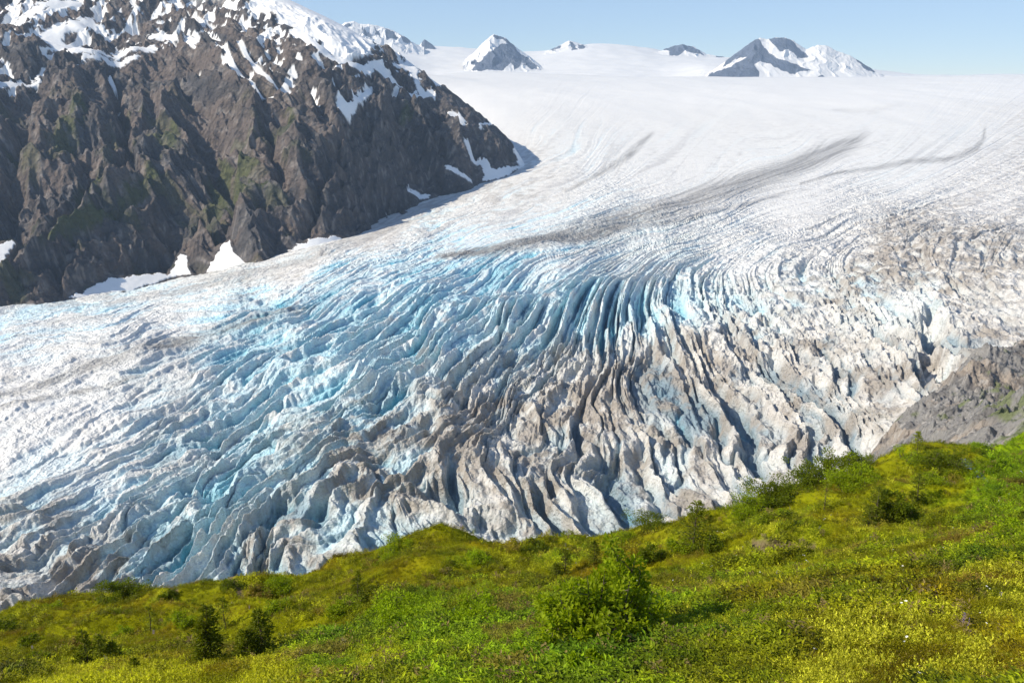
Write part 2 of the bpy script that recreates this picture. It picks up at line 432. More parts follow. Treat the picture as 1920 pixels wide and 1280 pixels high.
    col = mix3(col, (.13, .42, .56), sstep(1.0, 1.7, bl * crust + c1 * .4 + p1 * .7))  # deep blue ice, darkened further as painted crevasse shade
    flat = sstep(-.5, .6, hn + .5 * nz)
    dirt = dm * (.72 + .6 * ns + .5 * nz + .35 * nf) * (.35 + .65 * flat)
    dirt = sstep(.10, .78, dirt)
    grit = np.array([.30, .258, .215])
    col = mix3(col, grit, dirt * .85)
    # faint wide soiling everywhere below the firn
    soil = sstep(.0, .8, .6 * nz + .5 * ns + .3 * nf + .1) * sstep(2900, 2000, Y) * .3 * (1 - bm * .7)
    col = mix3(col, (.46, .44, .42), soil)
    far_streak = sstep(.05, .7, fbm(ws * 7, t * .9, 4, 80) + .3 * nz) * sstep(2600, 1700, Y) * sstep(900, 1100, Y) * .5
    col = mix3(col, (.42, .41, .41), far_streak)
    firn = sstep(2300, 3300, Y + 500 * pn(x1 * .2, y1 * .1, 81))
    for ln, w, k in MOR:
        d, al = pdist(u, v, ln)
        ww = w * (.35 + .9 * np.sin(np.pi * np.clip(al * .9 + .08, 0, 1)))
        e_ = sstep(1.5, .0, d / ww + .32 * fbm(s * 10, t * 1.2, 3, 90))
        fade_in = sstep(0, .12, al)
        strk = fade_in * (.58 + .42 * sstep(-.3, .3, pn(d / 3.2 + s * 2, al * 7, 93)) + .2 * nf)
        col = mix3(col, (.24, .23, .22), np.clip(e_ * strk * k, 0, .93))
        H += e_ * k * .8 * (Y < 1600)
    col = mix3(col, (.765, .755, .735), firn * .9)
    edge = sstep(.0, 1., nf)
    col *= (1 + .05 * nf)[..., None]
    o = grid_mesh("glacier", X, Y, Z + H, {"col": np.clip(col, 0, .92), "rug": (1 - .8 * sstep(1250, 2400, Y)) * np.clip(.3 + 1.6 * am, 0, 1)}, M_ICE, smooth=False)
    return tag(o, "crevassed white and blue glacier filling the valley", "glacier", kind="structure")
build_glacier()

# ------------------------------------------------------------------ left mountain
BASE = [(-400,640),(-200,610),(0,577),(100,566),(190,552),(330,522),(440,502),(540,474),(640,449),(700,423),(790,380),(900,345),(975,314)]
mc = []
def gcol(px): return .50 * px + .0016 * px * px
bu = np.array([b[0] for b in BASE]); bv = np.array([b[1] for b in BASE])
bY = []
for (u_, v_) in BASE:
    Yb = cast(glacier_e, max(u_, -350), v_, 500, 2300) or 1000
    bY.append(Yb)
bY = np.array(bY); bY[0] = bY[2] * .92; bY[1] = bY[2] * .95
CREST = [(-400,-330),(-200,-220),(0,-120),(150,-90),(300,-60),(420,-30),(500,5),(560,40),(620,84),(690,112),(760,128),(830,163),(870,205),(930,238),(970,282)]
cu = np.array([c[0] for c in CREST]); cv = np.array([c[1] for c in CREST])
for k in range(len(bu)):
    a_, e_ = ray(bu[k], bv[k])
    mc.append((bu[k], bv[k], bY[k]))
    Yn = bY[k] * .9
    _, vv = pix(a_, (e_ * bY[k] - 60) / Yn); mc.append((bu[k], float(vv), Yn))
    Yn = bY[k] * .75
    _, vv = pix(a_, (e_ * bY[k] - 140) / Yn); mc.append((bu[k], float(vv), Yn))
cY = []
for u_ in list(range(-400, 960, 80)) + [960]:
    vb = np.interp(u_, bu, bv); Yb = np.interp(u_, bu, bY); vc = np.interp(u_, cu, cv)
    for f_ in (.25, .5, .75, 1.0):
        px_ = (vb - vc) * f_
        mc.append((u_, vb - px_, Yb + gcol(px_) * Yb / 1010))
    Yc = Yb + gcol(vb - vc) * Yb / 1010
    # snow dome behind the rocky rim
    dome = np.interp(u_, [-400,0,300,480,520,600,660,740,830,900,960], [-360,-190,-100,-20,-4,37,62,120,172,215,270])
    mc.append((u_, dome, Yc + (600 if u_ < 800 else 500)))
    mc.append((u_, dome + 25, Yc + 1300)); mc.append((u_, dome + 120, Yc + 2400))
mc += [(1003,335,1930),(1003,325,2080),(1008,305,2300),(1060,330,1900),(1060,300,2300),(1060,260,2900),(1100,250,3600)]
_me = efield(mc, 'lin', 1.6)
ME = Grid(lambda a, l: _me(a, np.exp(l)), -1.05, .16, 160, math.log(720), math.log(5200), 260)
GULLY = [([(212,130),(222,180),(232,250),(245,310),(262,345)], 9, 26),
 ([(330,140),(370,190),(400,250),(410,320),(380,360)], 42, 42),
 ([(438,300),(434,380),(425,430),(428,470)], 13, 30),
 ([(500,240),(525,300),(532,360)], 10, 22),
 ([(60,150),(30,250),(10,330),(20,430),(0,480)], 22, 30),
 ([(150,290),(165,350),(130,400),(90,440)], 14, 18),
 ([(340,395),(330,430),(300,470),(250,510)], 32, 26),
 ([(640,250),(610,330),(590,400),(570,440)], 9, 18),
 ([(650,290),(690,340),(740,370),(700,400)], 30, 30),
 ([(560,120),(590,170),(610,220),(640,260)], 10, 14),
 ([(480,60),(530,120),(600,190)], 9, 12),
 ([(740,190),(750,240),(790,310)], 7, 14),
 ([(790,200),(815,260),(840,320)], 7, 14),
 ([(865,250),(880,290),(905,320)], 6, 12),
 ([(930,270),(955,300)], 6, 10),
 ([(690,170),(680,230),(700,280)], 8, 14)]
RIDGE = [([(330,40),(345,90),(330,140),(310,200),(290,260),(265,315)], 26, 26),
 ([(430,150),(480,200),(470,260),(450,320),(455,400),(470,470)], 20, 30),
 ([(545,220),(555,290),(560,340),(575,400)], 18, 20),
 ([(130,120),(150,200),(190,260),(200,320)], 30, 20),
 ([(270,330),(200,370),(130,430),(60,500),(10,560)], 20, 26),
 ([(380,410),(380,450),(350,500)], 14, 18),
 ([(620,180),(630,240),(660,290),(720,335),(770,360)], 16, 22),
 ([(720,200),(715,250),(740,300)], 14, 18),
 ([(770,200),(790,260),(820,320),(840,350)], 13, 18),
 ([(830,220),(860,270),(880,320)], 12, 16),
 ([(890,225),(920,250),(945,300)], 13, 12),
 ([(510,380),(490,440),(470,480)], 14, 14),
 ([(250,110),(300,60),(350,50),(400,100)], 16, 12)]
SNOWP = [([(410,90),(440,130),(480,165),(512,188)], 4), ([(440,85),(490,130),(530,155),(575,180)], 5), ([(640,205),(655,215),(672,190),(690,185)], 9),
 
 ([(768,352),(785,365)], 4), ([(838,327),(860,337),(880,345)], 4), ([(905,302),(914,318),(930,328)], 5), ([(845,215),(870,235),(862,225)], 6), ([(875,270),(888,300),(905,300)], 5),
 ([(60,75),(110,60),(170,40)], 10), ([(110,90),(90,75),(140,88)], 14), ([(120,112),(180,108),(235,100),(290,95)], 5), ([(160,120),(200,115),(260,110)], 5),
 ([(280,76),(330,82)], 4),([(355,88),(370,78),(362,92)], 8), ([(0,150),(30,142),(70,135)], 4), ([(205,138),(212,150)], 4), ([(700,130),(740,160),(790,180)], 7), ([(740,118),(800,135),(820,160)], 5),
 ([(560,60),(600,95),(650,120),(690,140)], 7),([(970,285),(985,318)], 7),([(425,125),(445,145)], 7),([(20,40),(90,20),(150,10)], 7),([(770,125),(790,170),(810,175)], 5),([(930,235),(900,242)], 4)]
SNOWT = [[(388,512),(402,488),(416,462),(430,450),(438,474),(452,486),(466,500),(440,508)], [(316,520),(330,492),(338,474),(350,480),(352,500),(358,514)],
 [(130,560),(170,540),(205,522),(250,518),(300,514),(322,520),(250,545),(190,556)], [(540,474),(560,460),(590,448),(622,444),(650,448),(600,466)], [(0,455),(22,450),(30,458),(12,480),(4,500),(-20,500),(-20,470)],
 [(766,350),(785,364),(812,366),(800,373),(785,373)], [(905,296),(915,300),(922,318),(960,312),(985,310),(930,338),(905,340)]]
GREENP = [([(20,270),(40,268)], 12), ([(120,255),(110,265)], 22), ([(150,370),(170,350),(190,345)], 14), ([(60,475),(120,440),(170,410),(210,400)], 10), ([(260,270),(300,262),(320,265)], 12),
 ([(410,262),(418,275)], 12), ([(455,365),(470,350)], 16), ([(500,340),(495,350)], 10), ([(545,220),(550,235)], 10), ([(150,220),(130,235)], 10), ([(395,330),(390,360)], 12), ([(240,380),(280,350)], 16), ([(400,310),(460,300)], 16),([(330,240),(310,255)],8),
 ([(760,225),(765,235)],8)]
def build_mountain():
    ar = np.linspace(-1.0, .15, 1300)
    Yr = np.concatenate([np.linspace(740, 1000, 60)[:-1], np.linspace(1000, 2150, 900), np.linspace(2150, 5000, 150)[1:]])
    A, Y = np.meshgrid(ar, Yr)
    E = ME(A, np.log(Y))
    u, v = pix(A, E)
    X, Z = A * Y, E * Y
    vb = np.interp(u, bu, bv); vc = np.interp(u, cu, cv)
    hgt = (vb - v) / np.maximum(vb - vc, 20)                 # 0 at the foot, 1 at the rim
    rock = sstep(-.25, .0, hgt) * sstep(1.2, 1.02, hgt)
    Yc = np.interp(u, [-100, 0, 300, 420, 500, 700, 830, 960], [2280, 2200, 2080, 2040, 1970, 1960, 2080, 2200])
    behind = sstep(20, 140, Y - Yc)
    rock = rock * (1 - behind)
    # slope runs down to the right and towards the glacier: gullies follow it
    ca, sa = .83, -.56
    p = (X * -sa + Y * ca) / 100.; q = (X * ca + Y * sa) / 100.
    p, q = (X * .62 + Y * .78) / 100., (X * .78 - Y * .62) / 100.   # p along the wall, q out of it
    wp = p + .25 * fbm(p * .9, q * .9, 3, 101)
    wq = q + .25 * fbm(p * .9, q * .9, 3, 105)
    rg = ridged(wp * .62, wq * .26, 3, 110, .42)
    rg2 = 1.3 - 1.1 * np.abs(fbm(wp * 1.6 + .5 * wq, wq * .8, 4, 120, .5))
    P1 = p * 100.
    knob = 1.2 - np.abs(fbm(P1 / 62. + .5 * wq, Z / 48., 4, 131, .45)) * 2.2
    fine = fbm(P1 / 13., Z / 11., 4, 140, .62)
    steep = sstep(1.0, .35, hgt)
    bigm = 1.55
    H = 14 * (rg - .9) * (.35 + .65 * steep) + 17 * (rg2 - .9) + 17 * (knob - .6) + 2.8 * fine
    H += 22 * fbm(p * .5, q * .5, 2, 150)
    uw = u + 10 * fbm(p * 2, q * 2, 3, 160); vw = v + 8 * fbm(p * 2, q * 2, 3, 165)
    for ln, w, k in GULLY:
        d, al = pdist(uw, vw, ln)
        H -= 1.6 * k * np.exp(-(d / w) ** 2 * .8) * (.4 + .6 * np.sin(np.pi * (al * .8 + .1)))
    for ln, w, k in RIDGE:
        d, al = pdist(uw, vw, ln)
        H += 1.45 * k * (1 + .7 * sstep(620, 760, u)) * np.exp(-(d / w)) * (.4 + .6 * np.sin(np.pi * (al * .8 + .1)))
    right = sstep(620, 900, u)
    H = H * (1 - .15 * right) * (1 - .75 * sstep(740, 850, u) * sstep(.5, .8, hgt)) + right * 9 * (1 - 2.2 * np.abs(fbm(X / 75., Y / 75., 3, 176)))
    H = H * sstep(1030, 930, u)
    H = H * rock + (1 - rock) * behind * 10 * fbm(X / 260., Y / 260., 3, 170)
    H = np.where(hgt < 0, H * .6, H)
    tong = 0
    for ln, w in SNOWP:
        d, _ = pdist(u, v, ln); tong = np.maximum(tong, sstep(1.5, .9, d / w))
    low_t = 0
    for poly in SNOWT:
        d, _ = pdist(u, v, poly + poly[:1]); ins = inpoly(u, v, poly)
        low_t = np.maximum(low_t, np.where(ins, 1, sstep(22, 2, d)))
    H = H * (1 - low_t)
    cap = sstep(.92, 1.0, hgt + .05 * pn(X / 90., Y / 90., 171)) * sstep(440, 510, u) * sstep(740, 660, u)
    H = H * (1 - .7 * cap)
    kk_ = 9
    def box(h_, k_):
        pd = np.pad(h_, ((k_, k_), (k_, k_)), 'edge'); c_ = np.cumsum(np.cumsum(np.pad(pd, ((1, 0), (1, 0))), 0), 1); n_ = 2 * k_ + 1
        return (c_[n_:, n_:] - c_[:-n_, n_:] - c_[n_:, :-n_] + c_[:-n_, :-n_]) / (n_ * n_)
    H = H * (1 - tong) + box(H, 14) * tong
    Zf = Z + H
    # ---- colour
    nz = fbm(P1 / 60., Z / 45., 4, 180); nf = fbm(P1 / 14., Z / 10., 4, 184, .6)
    col = np.ones(X.shape + (3,)) * np.array([.076, .072, .075])
    warm = sstep(-.2, .5, nz + .35 * sstep(420, 150, v) + .2)
    col = mix3(col, (.150, .116, .098), warm * .7 * (1 - .75 * sstep(520, 720, u)))
    col = mix3(col, (.048, .047, .052), sstep(.05, .6, fbm(P1 / 80., Z / 60., 4, 190)) * .7)
    col = mix3(col, (.19, .172, .16), sstep(.2, .8, nf) * .6)
    col *= (1 + .25 * nf)[..., None]
    g = 0
    for ln, w in GREENP:
        d, _ = pdist(uw, vw, ln); g = np.maximum(g, sstep(1.6, .3, d / w + .6 * nf))
    g = np.maximum(g, .55 * sstep(.25, .7, fbm(P1 / 50., Z / 35., 4, 195)) * sstep(130, 220, v) * sstep(640, 520, u))
    col = mix3(col, (.065, .080, .020), g * .75)
    # snow lies in the hollows of the upper slope
    k = 2
    pad = np.pad(H, ((14, 14), (14, 14)), 'edge')
    cs = np.cumsum(np.cumsum(np.pad(pad, ((1, 0), (1, 0))), 0), 1)
    n_ = 29
    mean = (cs[n_:, n_:] - cs[:-n_, n_:] - cs[n_:, :-n_] + cs[:-n_, :-n_]) / (n_ * n_)
    curv = mean - H                                          # > 0 in a hollow
    lim = np.interp(u, [-200,0,150,300,420,520,620,700,800,900,1000], [130,155,135,100,115,165,190,185,185,165,130])
    bias = sstep(1.25, .3, v / np.maximum(lim, 30))
    dia = fbm((p * 1.0) * 1.2, (q + .3 * p) * 3.6, 4, 200)
    sn = -.80 + 1.05 * bias + .085 * curv + 1.15 * dia + .25 * fine * .5
    sn = sn - 1.6 * (1 - sstep(0, .25, bias))
    snow = sstep(.22, .36, sn)
    for ln, w in SNOWP:
        d, _ = pdist(u + 4 * nf, v + 4 * nf, ln); snow = np.maximum(snow, sstep(1.1, .8, d / w + .3 * nz))
    snow = np.maximum(snow, sstep(.45, .6, cap + .25 * nz))
    snow = np.maximum(snow, behind)
    for poly in SNOWT: snow = np.maximum(snow, inpoly(u + 3 * nf, v + 3 * nf, poly))
    snow = np.maximum(snow, sstep(1.04, 1.10, hgt) * (u < 700))
    col = mix3(col, (.80, .80, .80), snow)
    Zf += snow * rock * 1.5
    o = grid_mesh("mountain", X, Y, Zf, {"col": col, "rug": 1 - .9 * snow}, M_ROCK)
    tag(o, "dark rocky mountain with snow patches rising left of the glacier", "mountain", kind="structure")
build_mountain()

# ------------------------------------------------------------------ far icefield and peaks
I_CTRL = []
HZ = [(300,100),(560,80),(640,80),(700,84),(780,86),(860,90),(960,100),(1030,97),(1080,88),(1110,86),(1200,91),(1250,98),(1330,106),(1390,112),(1500,120),(1580,124),(1640,131),(1700,139.5),(1800,141),(1920,140),(2200,138),(2500,136)]
for u_, v_ in HZ:
    I_CTRL += [(u_, v_, 9500), (u_, v_ + 14, 11500), (u_, v_ + 60, 16000), (u_, (142 if 700 < u_ < 1300 else min(v_ + 22, 156)), 7600), (u_, max(v_ + 60, 165), 5500)]
_ie = efield(I_CTRL)
IE = Grid(lambda a, l: _ie(a, np.exp(l)), -1.0, 1.0, 120, math.log(5000), math.log(17000), 120)
def build_icefield():
    A, Y = np.meshgrid(np.linspace(-.95, .95, 500), np.exp(np.linspace(math.log(5200), math.log(16500), 300)))
    Z = IE(A, np.log(Y)) * Y
    X = A * Y
    Z = Z + 14 * fbm(X / 900., Y / 500., 4, 210) + 4 * fbm(X / 200., Y / 120., 3, 215)
    col = np.ones(X.shape + (3,)) * np.array([.80, .79, .775])
    o = grid_mesh("icefield", X, Y, Z, {"col": col}, M_SNOWFIELD)
    tag(o, "smooth white icefield stretching to the horizon", "icefield", kind="structure")
build_icefield()
def build_peak(name, label, prof, Y0, wid, rocks, seed, hazy_rock_col=(.10, .12, .17), rough=1.0, veins=0.):  # rock colour has the blue of distant haze painted in
    """prof: crest line (u, v); rocks: outlines of bare rock on the side that faces the trail"""
    pu = np.array([p[0] for p in prof], float); pv = np.array([p[1] for p in prof], float)
    a0, _ = ray(pu[0], pv[0]); a1, _ = ray(pu[-1], pv[-1])
    m_ = (a1 - a0) * .03
    A, Y = np.meshgrid(np.linspace(a0 - m_, a1 + m_, 420), np.linspace(Y0 - wid, Y0 + wid * .9, 260))
    X = A * Y
    uc = 960 + F * A / (CP - SP * .02)
    # the crest wanders in depth
    yc = Y0 + wid * .18 * pn(X / 400., 0 * X, seed)
    _, ec = ray(uc, np.interp(uc, pu, pv))
    base = IE(A, np.log(np.minimum(Y, 9500))) * Y
    crest = ec * yc
    k = np.clip(np.abs(Y - yc) / (wid * .85), 0, 1)
    fall = (1 - k) ** 1.25
    rel = np.maximum(crest - base, 0)
    R = ridged(X / 230. + .3 * pn(X / 90., Y / 90., seed + 3), Y / 420., 4, seed + 1) - .9
    H = rel * fall + np.minimum(rel, 160) * .42 * R * rough * np.minimum(1, k * 3.5) * (1 - k) + 5 * fbm(X / 45., Y / 45., 4, seed + 2) * fall
    low = IE(A, np.log(Y)) * Y
    Zf = low - 30 + (base - low) * (1 - k) + np.where(H > 0, H, 0) + 30 * (1 - k ** 2)
    up, vp = pix(A, Zf / Y)
    nz = fbm(X / 70., Y / 70., 4, seed + 9)
    rk = np.zeros(X.shape)
    for poly in rocks:
        rk = np.maximum(rk, inpoly(up + 2.5 * nz, vp + 2.5 * fbm(X / 60., Y / 80., 3, seed + 12), poly).astype(float))
    if veins:
        rk = rk * sstep(veins + .12, veins - .12, np.abs(fbm(X / 60. + Y / 200., Y / 220., 3, seed + 14)) * 0 + fbm(X / 50., Y / 150., 3, seed + 14) * .8)
    rk = rk * (Y < yc + wid * .3)
    col = mix3(np.ones(X.shape + (3,)) * np.array([.80, .79, .775]), hazy_rock_col, rk)
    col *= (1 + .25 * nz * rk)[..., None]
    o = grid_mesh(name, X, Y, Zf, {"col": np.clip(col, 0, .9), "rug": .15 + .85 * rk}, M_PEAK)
    tag(o, label, "mountain peak", kind="structure")
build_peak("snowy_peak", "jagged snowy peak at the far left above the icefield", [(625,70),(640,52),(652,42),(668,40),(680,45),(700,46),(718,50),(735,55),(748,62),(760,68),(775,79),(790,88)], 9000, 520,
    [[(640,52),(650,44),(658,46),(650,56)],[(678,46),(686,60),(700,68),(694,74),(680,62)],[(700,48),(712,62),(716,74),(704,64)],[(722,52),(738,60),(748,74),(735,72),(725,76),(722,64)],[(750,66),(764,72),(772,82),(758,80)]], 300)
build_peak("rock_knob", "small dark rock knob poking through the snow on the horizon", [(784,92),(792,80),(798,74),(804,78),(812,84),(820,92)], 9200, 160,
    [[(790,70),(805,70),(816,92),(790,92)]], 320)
build_peak("snowy_peak", "pointed snow peak with haze-tinted rock skirt left of centre", [(872,112),(890,98),(906,80),(918,70),(927,64),(936,68),(950,72),(958,80),(972,92),(990,104),(1010,120),(1018,128)], 8300, 620,
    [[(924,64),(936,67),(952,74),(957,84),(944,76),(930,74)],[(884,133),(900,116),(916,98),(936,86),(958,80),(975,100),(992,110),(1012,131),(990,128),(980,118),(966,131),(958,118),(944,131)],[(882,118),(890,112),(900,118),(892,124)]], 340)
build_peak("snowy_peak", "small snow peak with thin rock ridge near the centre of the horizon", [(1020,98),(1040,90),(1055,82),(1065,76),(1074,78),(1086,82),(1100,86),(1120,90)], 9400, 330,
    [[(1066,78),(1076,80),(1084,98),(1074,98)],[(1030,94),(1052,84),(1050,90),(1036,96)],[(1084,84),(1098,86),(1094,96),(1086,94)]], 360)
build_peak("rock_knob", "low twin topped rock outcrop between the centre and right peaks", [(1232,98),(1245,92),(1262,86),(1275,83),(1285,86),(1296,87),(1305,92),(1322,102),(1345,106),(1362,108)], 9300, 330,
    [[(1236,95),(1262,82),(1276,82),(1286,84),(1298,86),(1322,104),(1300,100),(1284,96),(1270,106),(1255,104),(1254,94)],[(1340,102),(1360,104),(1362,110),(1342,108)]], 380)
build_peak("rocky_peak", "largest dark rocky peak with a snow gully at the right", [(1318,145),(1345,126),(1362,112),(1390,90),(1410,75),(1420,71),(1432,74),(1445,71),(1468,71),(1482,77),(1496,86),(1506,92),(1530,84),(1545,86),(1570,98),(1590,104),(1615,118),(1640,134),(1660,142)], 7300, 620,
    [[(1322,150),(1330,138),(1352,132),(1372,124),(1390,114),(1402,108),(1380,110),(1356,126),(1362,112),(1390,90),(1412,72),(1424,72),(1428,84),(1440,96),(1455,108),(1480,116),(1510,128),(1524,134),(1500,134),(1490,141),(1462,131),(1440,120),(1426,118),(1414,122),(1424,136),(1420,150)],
     [(1440,72),(1470,70),(1484,76),(1498,90),(1516,106),(1514,110),(1496,108),(1480,94),(1474,92),(1468,98),(1452,88)],[(1600,106),(1625,118),(1644,132),(1640,136),(1620,128)],[(1534,144),(1544,140),(1548,146),(1534,148)]], 400, hazy_rock_col=(.10, .12, .17), rough=.5)

# ------------------------------------------------------------------ rocky bank on the right
R_CTRL = [(1590,920,410),(1560,1000,330),(1640,845,425),(1690,785,440),(1740,740,455),(1775,716,470),(1800,692,500),(1850,668,520),(1920,652,545),(2050,630,600),(2250,600,700),
 (1640,860,380),(1720,800,380),(1800,740,420),(1900,700,450),(2100,680,480),(1720,850,300),(1800,850,240),(1920,790,230),(2150,740,250),(1600,1010,280),(1750,1010,190),(1920,950,160),(2200,900,160),
 (1700,1400,100),(2200,1300,90),(1500,1300,200),
 (1640,900,480),(1700,850,500),(1760,800,520),(1830,720,580),(1920,690,640),(2250,640,850),(1500,1000,440),(1560,1000,500)]
_re = efield(R_CTRL)
RE = Grid(lambda a, l: _re(a, np.exp(l)), .25, 1.2, 90, math.log(85), math.log(900), 110)
def build_bank():
    A, Y = np.meshgrid(np.linspace(.30, 1.15, 700), np.exp(np.linspace(math.log(95), math.log(800), 800)))
    E = RE(A, np.log(Y)); u, v = pix(A, E)
    X, Z = A * Y, E * Y
    am = sstep(120, 300, Y)
    H = am * (2.2 * fbm(X / 6., Y / 7., 4, 447, .6) + 5.5 * (ridged(X / 42. + .4 * pn(X / 20., Y / 20., 431), Y / 70., 4, 430) - .9) + 1.6 * fbm(X / 11., Y / 14., 4, 440) + .5 * ridged(X / 4., Y / 6., 3, 445)) 
    nz = fbm(X / 25., Y / 30., 4, 450); nf = fbm(X / 4., Y / 5., 3, 455)
    col = np.ones(X.shape + (3,)) * np.array([.225, .218, .212])
    col = mix3(col, (.31, .26, .215), sstep(.15, .7, nz + .9 * np.exp(-(((u - 1830) / 55) ** 2 + ((v - 700) / 20) ** 2)) + .6 * np.exp(-(((u - 1670) / 30) ** 2 + ((v - 810) / 40) ** 2))) * .8)
    col = mix3(col, (.11, .105, .105), sstep(.1, .6, fbm(X / 14., Y / 40., 4, 460)) * .7)
    col = mix3(col, (.42, .40, .38), sstep(.3, .8, nf) * .8)
    gr = sstep(.15, .5, fbm(X / 9., Y / 16., 4, 465) - .35 + .75 * np.exp(-(((u - 1890) / 70) ** 2 + ((v - 770) / 45) ** 2)))
    col = mix3(col, (.12, .15, .045), gr * .75)
    o = grid_mesh("rocky_hill", X, Y, Z + H, {"col": col}, M_BANK)
    tag(o, "bare grey rock bank beside the glacier edge at the right", "rock bank", kind="structure")
build_bank()

# ------------------------------------------------------------------ meadow
M_CTRL = [(-250,1290,17),(0,1280,15),(500,1280,12),(960,1280,10),(1500,1280,8),(1920,1280,7),(2200,1280,6.5),
 (0,1225,24),(400,1205,20),(700,1210,15),(960,1200,13),(1500,1180,10.5),(1920,1150,10),
 (0,1180,36),(150,1165,34),(400,1140,31),(700,1110,27),(820,1060,29),(1100,1085,22),(1500,1050,20),(1900,1000,18),
 (-300,1190,46),(0,1148,48),(90,1136,47),(150,1118,46),(200,1112,46),(260,1108,45),(300,1106,44),(340,1104,46),(375,1086,44),(410,1083,44),(450,1096,46),(520,1086,43),(600,1066,42),(700,1033,40),(760,1008,39),(820,994,38),(870,999,39),(920,1020,42),(965,1030,46),(1040,1022,50),(1130,1014,52),(1200,998,52),(1300,974,51),(1380,962,50),(1440,935,50),(1500,915,52),(1560,900,53),(1620,876,55),(1700,843,58),(1740,838,60),(1800,846,62),(1835,858,66),(1870,846,74),(1920,822,82),(2100,780,90),
 (1150,1040,36),(1500,960,38),(1750,920,36),(1920,880,48),(1900,930,30)]
_c = np.array(M_CTRL, float)
_a, _e = ray(_c[:, 0], _c[:, 1])
CAMH = 3.0
kk = list(-_e - CAMH / _c[:, 2]); kp = list(np.stack([_a * 1.6, np.log(_c[:, 2])], 1))
for (u_, v_, Y_) in M_CTRL:
    if Y_ >= 37 and v_ < 1200:
        a_, e_ = ray(u_, v_)
        if (u_, v_) in ((1150,1040),(1500,960),(1750,920),(1920,880),(820,1060)): continue
        for m_, dk in ((1.25, .06), (2.0, .17), (5., .24)):
            kp.append((a_ * 1.6, math.log(Y_ * m_))); kk.append(-e_ - CAMH / Y_ + dk)
for a_ in (-2.5, -1.2, 0, 1.2, 2.5):
    for Y_ in (1.5, 4):
        kp.append((a_ * 1.6, math.log(Y_))); kk.append(.56 - .10 * a_)
for Y_ in (10, 25):
    kp.append((-2.5 * 1.6, math.log(Y_))); kk.append(.72)
    kp.append((2.5 * 1.6, math.log(Y_))); kk.append(.30)
_mk = RBF(kp, kk, 'tps', 1e-4)
MK = Grid(lambda a, l: _mk(a * 1.6, l), -3.2, 3.2, 900, math.log(1.0), math.log(420), 260)
def meadow_z(X, Y):
    """height of the meadow (camera eye is the origin)"""
    X = np.asarray(X, float); Y = np.maximum(np.asarray(Y, float), 1.0)
    a = X / Y
    z = -(CAMH + MK(a, np.log(Y)) * Y)
    far = sstep(12, 30, Y)
    z = z + .62 * far * fbm(X / 7.5, Y / 6., 3, 500) + .10 * fbm(X / 1.7, Y / 1.7, 3, 505) * (.4 + .6 * far) + .95 * far * (ridged(X / 15. + Y / 30., Y / 11., 2, 508) - .98)
    return z
def meadow_e(a, Y):
    return meadow_z(a * Y, Y) / Y
def on_meadow(u, v):
    Y = cast(meadow_e, u, v, 6, 95)
    if Y is None:                                            # just over the brow: use the nearest point below
        for dv in range(2, 60, 2):
            Y = cast(meadow_e, u, v + dv, 6, 95)
            if Y: break
    a, _ = ray(u, v)
    return float(a * Y), Y, float(meadow_z(a * Y, Y))
GREEN = blobs([(750,1160,.95),(950,1150,.9),(650,1190,.8),(1100,1230,1),(1000,1200,.9),(1250,1150,.75),(1250,1060,.4),(1400,1010,.35),(1500,1000,.3),(1890,850,1),(1920,870,1),(1400,1230,.45),(1700,1050,.4),(1850,920,.7),(1750,1000,.4),(1550,1120,.45),
 (300,1200,.1),(100,1200,.08),(0,1240,.1),(400,1250,.15),(500,1130,.1),(800,1030,.05),(700,1080,.1),(600,1130,.12),(1000,1060,.3),(1200,1010,.15),(1350,980,.2),(1600,900,.2),(1700,860,.15),(1780,870,.2),(1600,1220,.25),(1850,1200,.25),(950,1060,.2),(1000,1100,.5),(870,1090,.5)], 80)
YELL = blobs([(1350,1200,.5),(1300,1240,.6),(1600,1200,.75),(1500,1250,.6),(1850,1130,.55),(1850,1230,.5),(300,1275,1),(150,1275,.9),(500,1270,.9),(700,1270,.9),(850,1262,.5),(1000,1270,.35),(1700,1000,.35),(1450,1080,.5),(1550,1040,.4),(1800,1020,.4),(1650,1090,.4),
 (300,1200,.12),(100,1200,.12),(400,1235,.2),(750,1160,.05),(900,1200,.1),(1100,1180,.0),(1000,1050,.35),(820,1010,.1),(1200,1040,.3),(1400,960,.3),(1620,920,.25),(1890,850,.05),(1100,1260,.2),(600,1220,.3)], 60)
def meadow_colour(X, Y):
    a = X / Y
    e = -(CAMH + MK(a, np.log(Y)) * Y) / Y
    u, v = pix(a, e)
    g = np.clip(GREEN(u, v), 0, 1); y = np.clip(YELL(u, v), 0, 1)
    n1 = fbm(X / 3.2, Y / 3.2, 4, 520); n2 = fbm(X / .8, Y / .8, 3, 524); n3 = fbm(X / 9., Y / 6., 3, 528)
    c = np.ones(np.shape(X) + (3,)) * np.array([.200, .208, .004])
    c = mix3(c, (.215, .140, .006), sstep(.0, .7, n3 + .3 * n1) * .6)
    c = mix3(c, (.15, .16, .003), sstep(.1, .6, n1) * .6)
    gg = sstep(.25, .75, g + .35 * n1)
    c = mix3(c, (.178, .265, .006), gg)
    yy = sstep(.3, .8, y + .45 * n2 + .3 * n1)
    c = mix3(c, (.30, .31, .008), yy * .6)
    bare = 0
    for ln, w in [([(1410,1036),(1460,1029),(1530,1018)], 2.6), ([(1390,1085),(1420,1078)], 2.5), ([(1735,985),(1800,1000)], 2), ([(300,1105),(330,1112)], 6), ([(425,1090),(450,1100)], 6), ([(560,1200),(640,1195)], 3)]:
        d, _ = pdist(u, v, ln)
        bare = np.maximum(bare, sstep(1.3, .5, d / w + .9 * n2 + .5 * n1))
    c = mix3(c, (.17, .12, .085), bare * .85)
    return c, gg, yy, bare
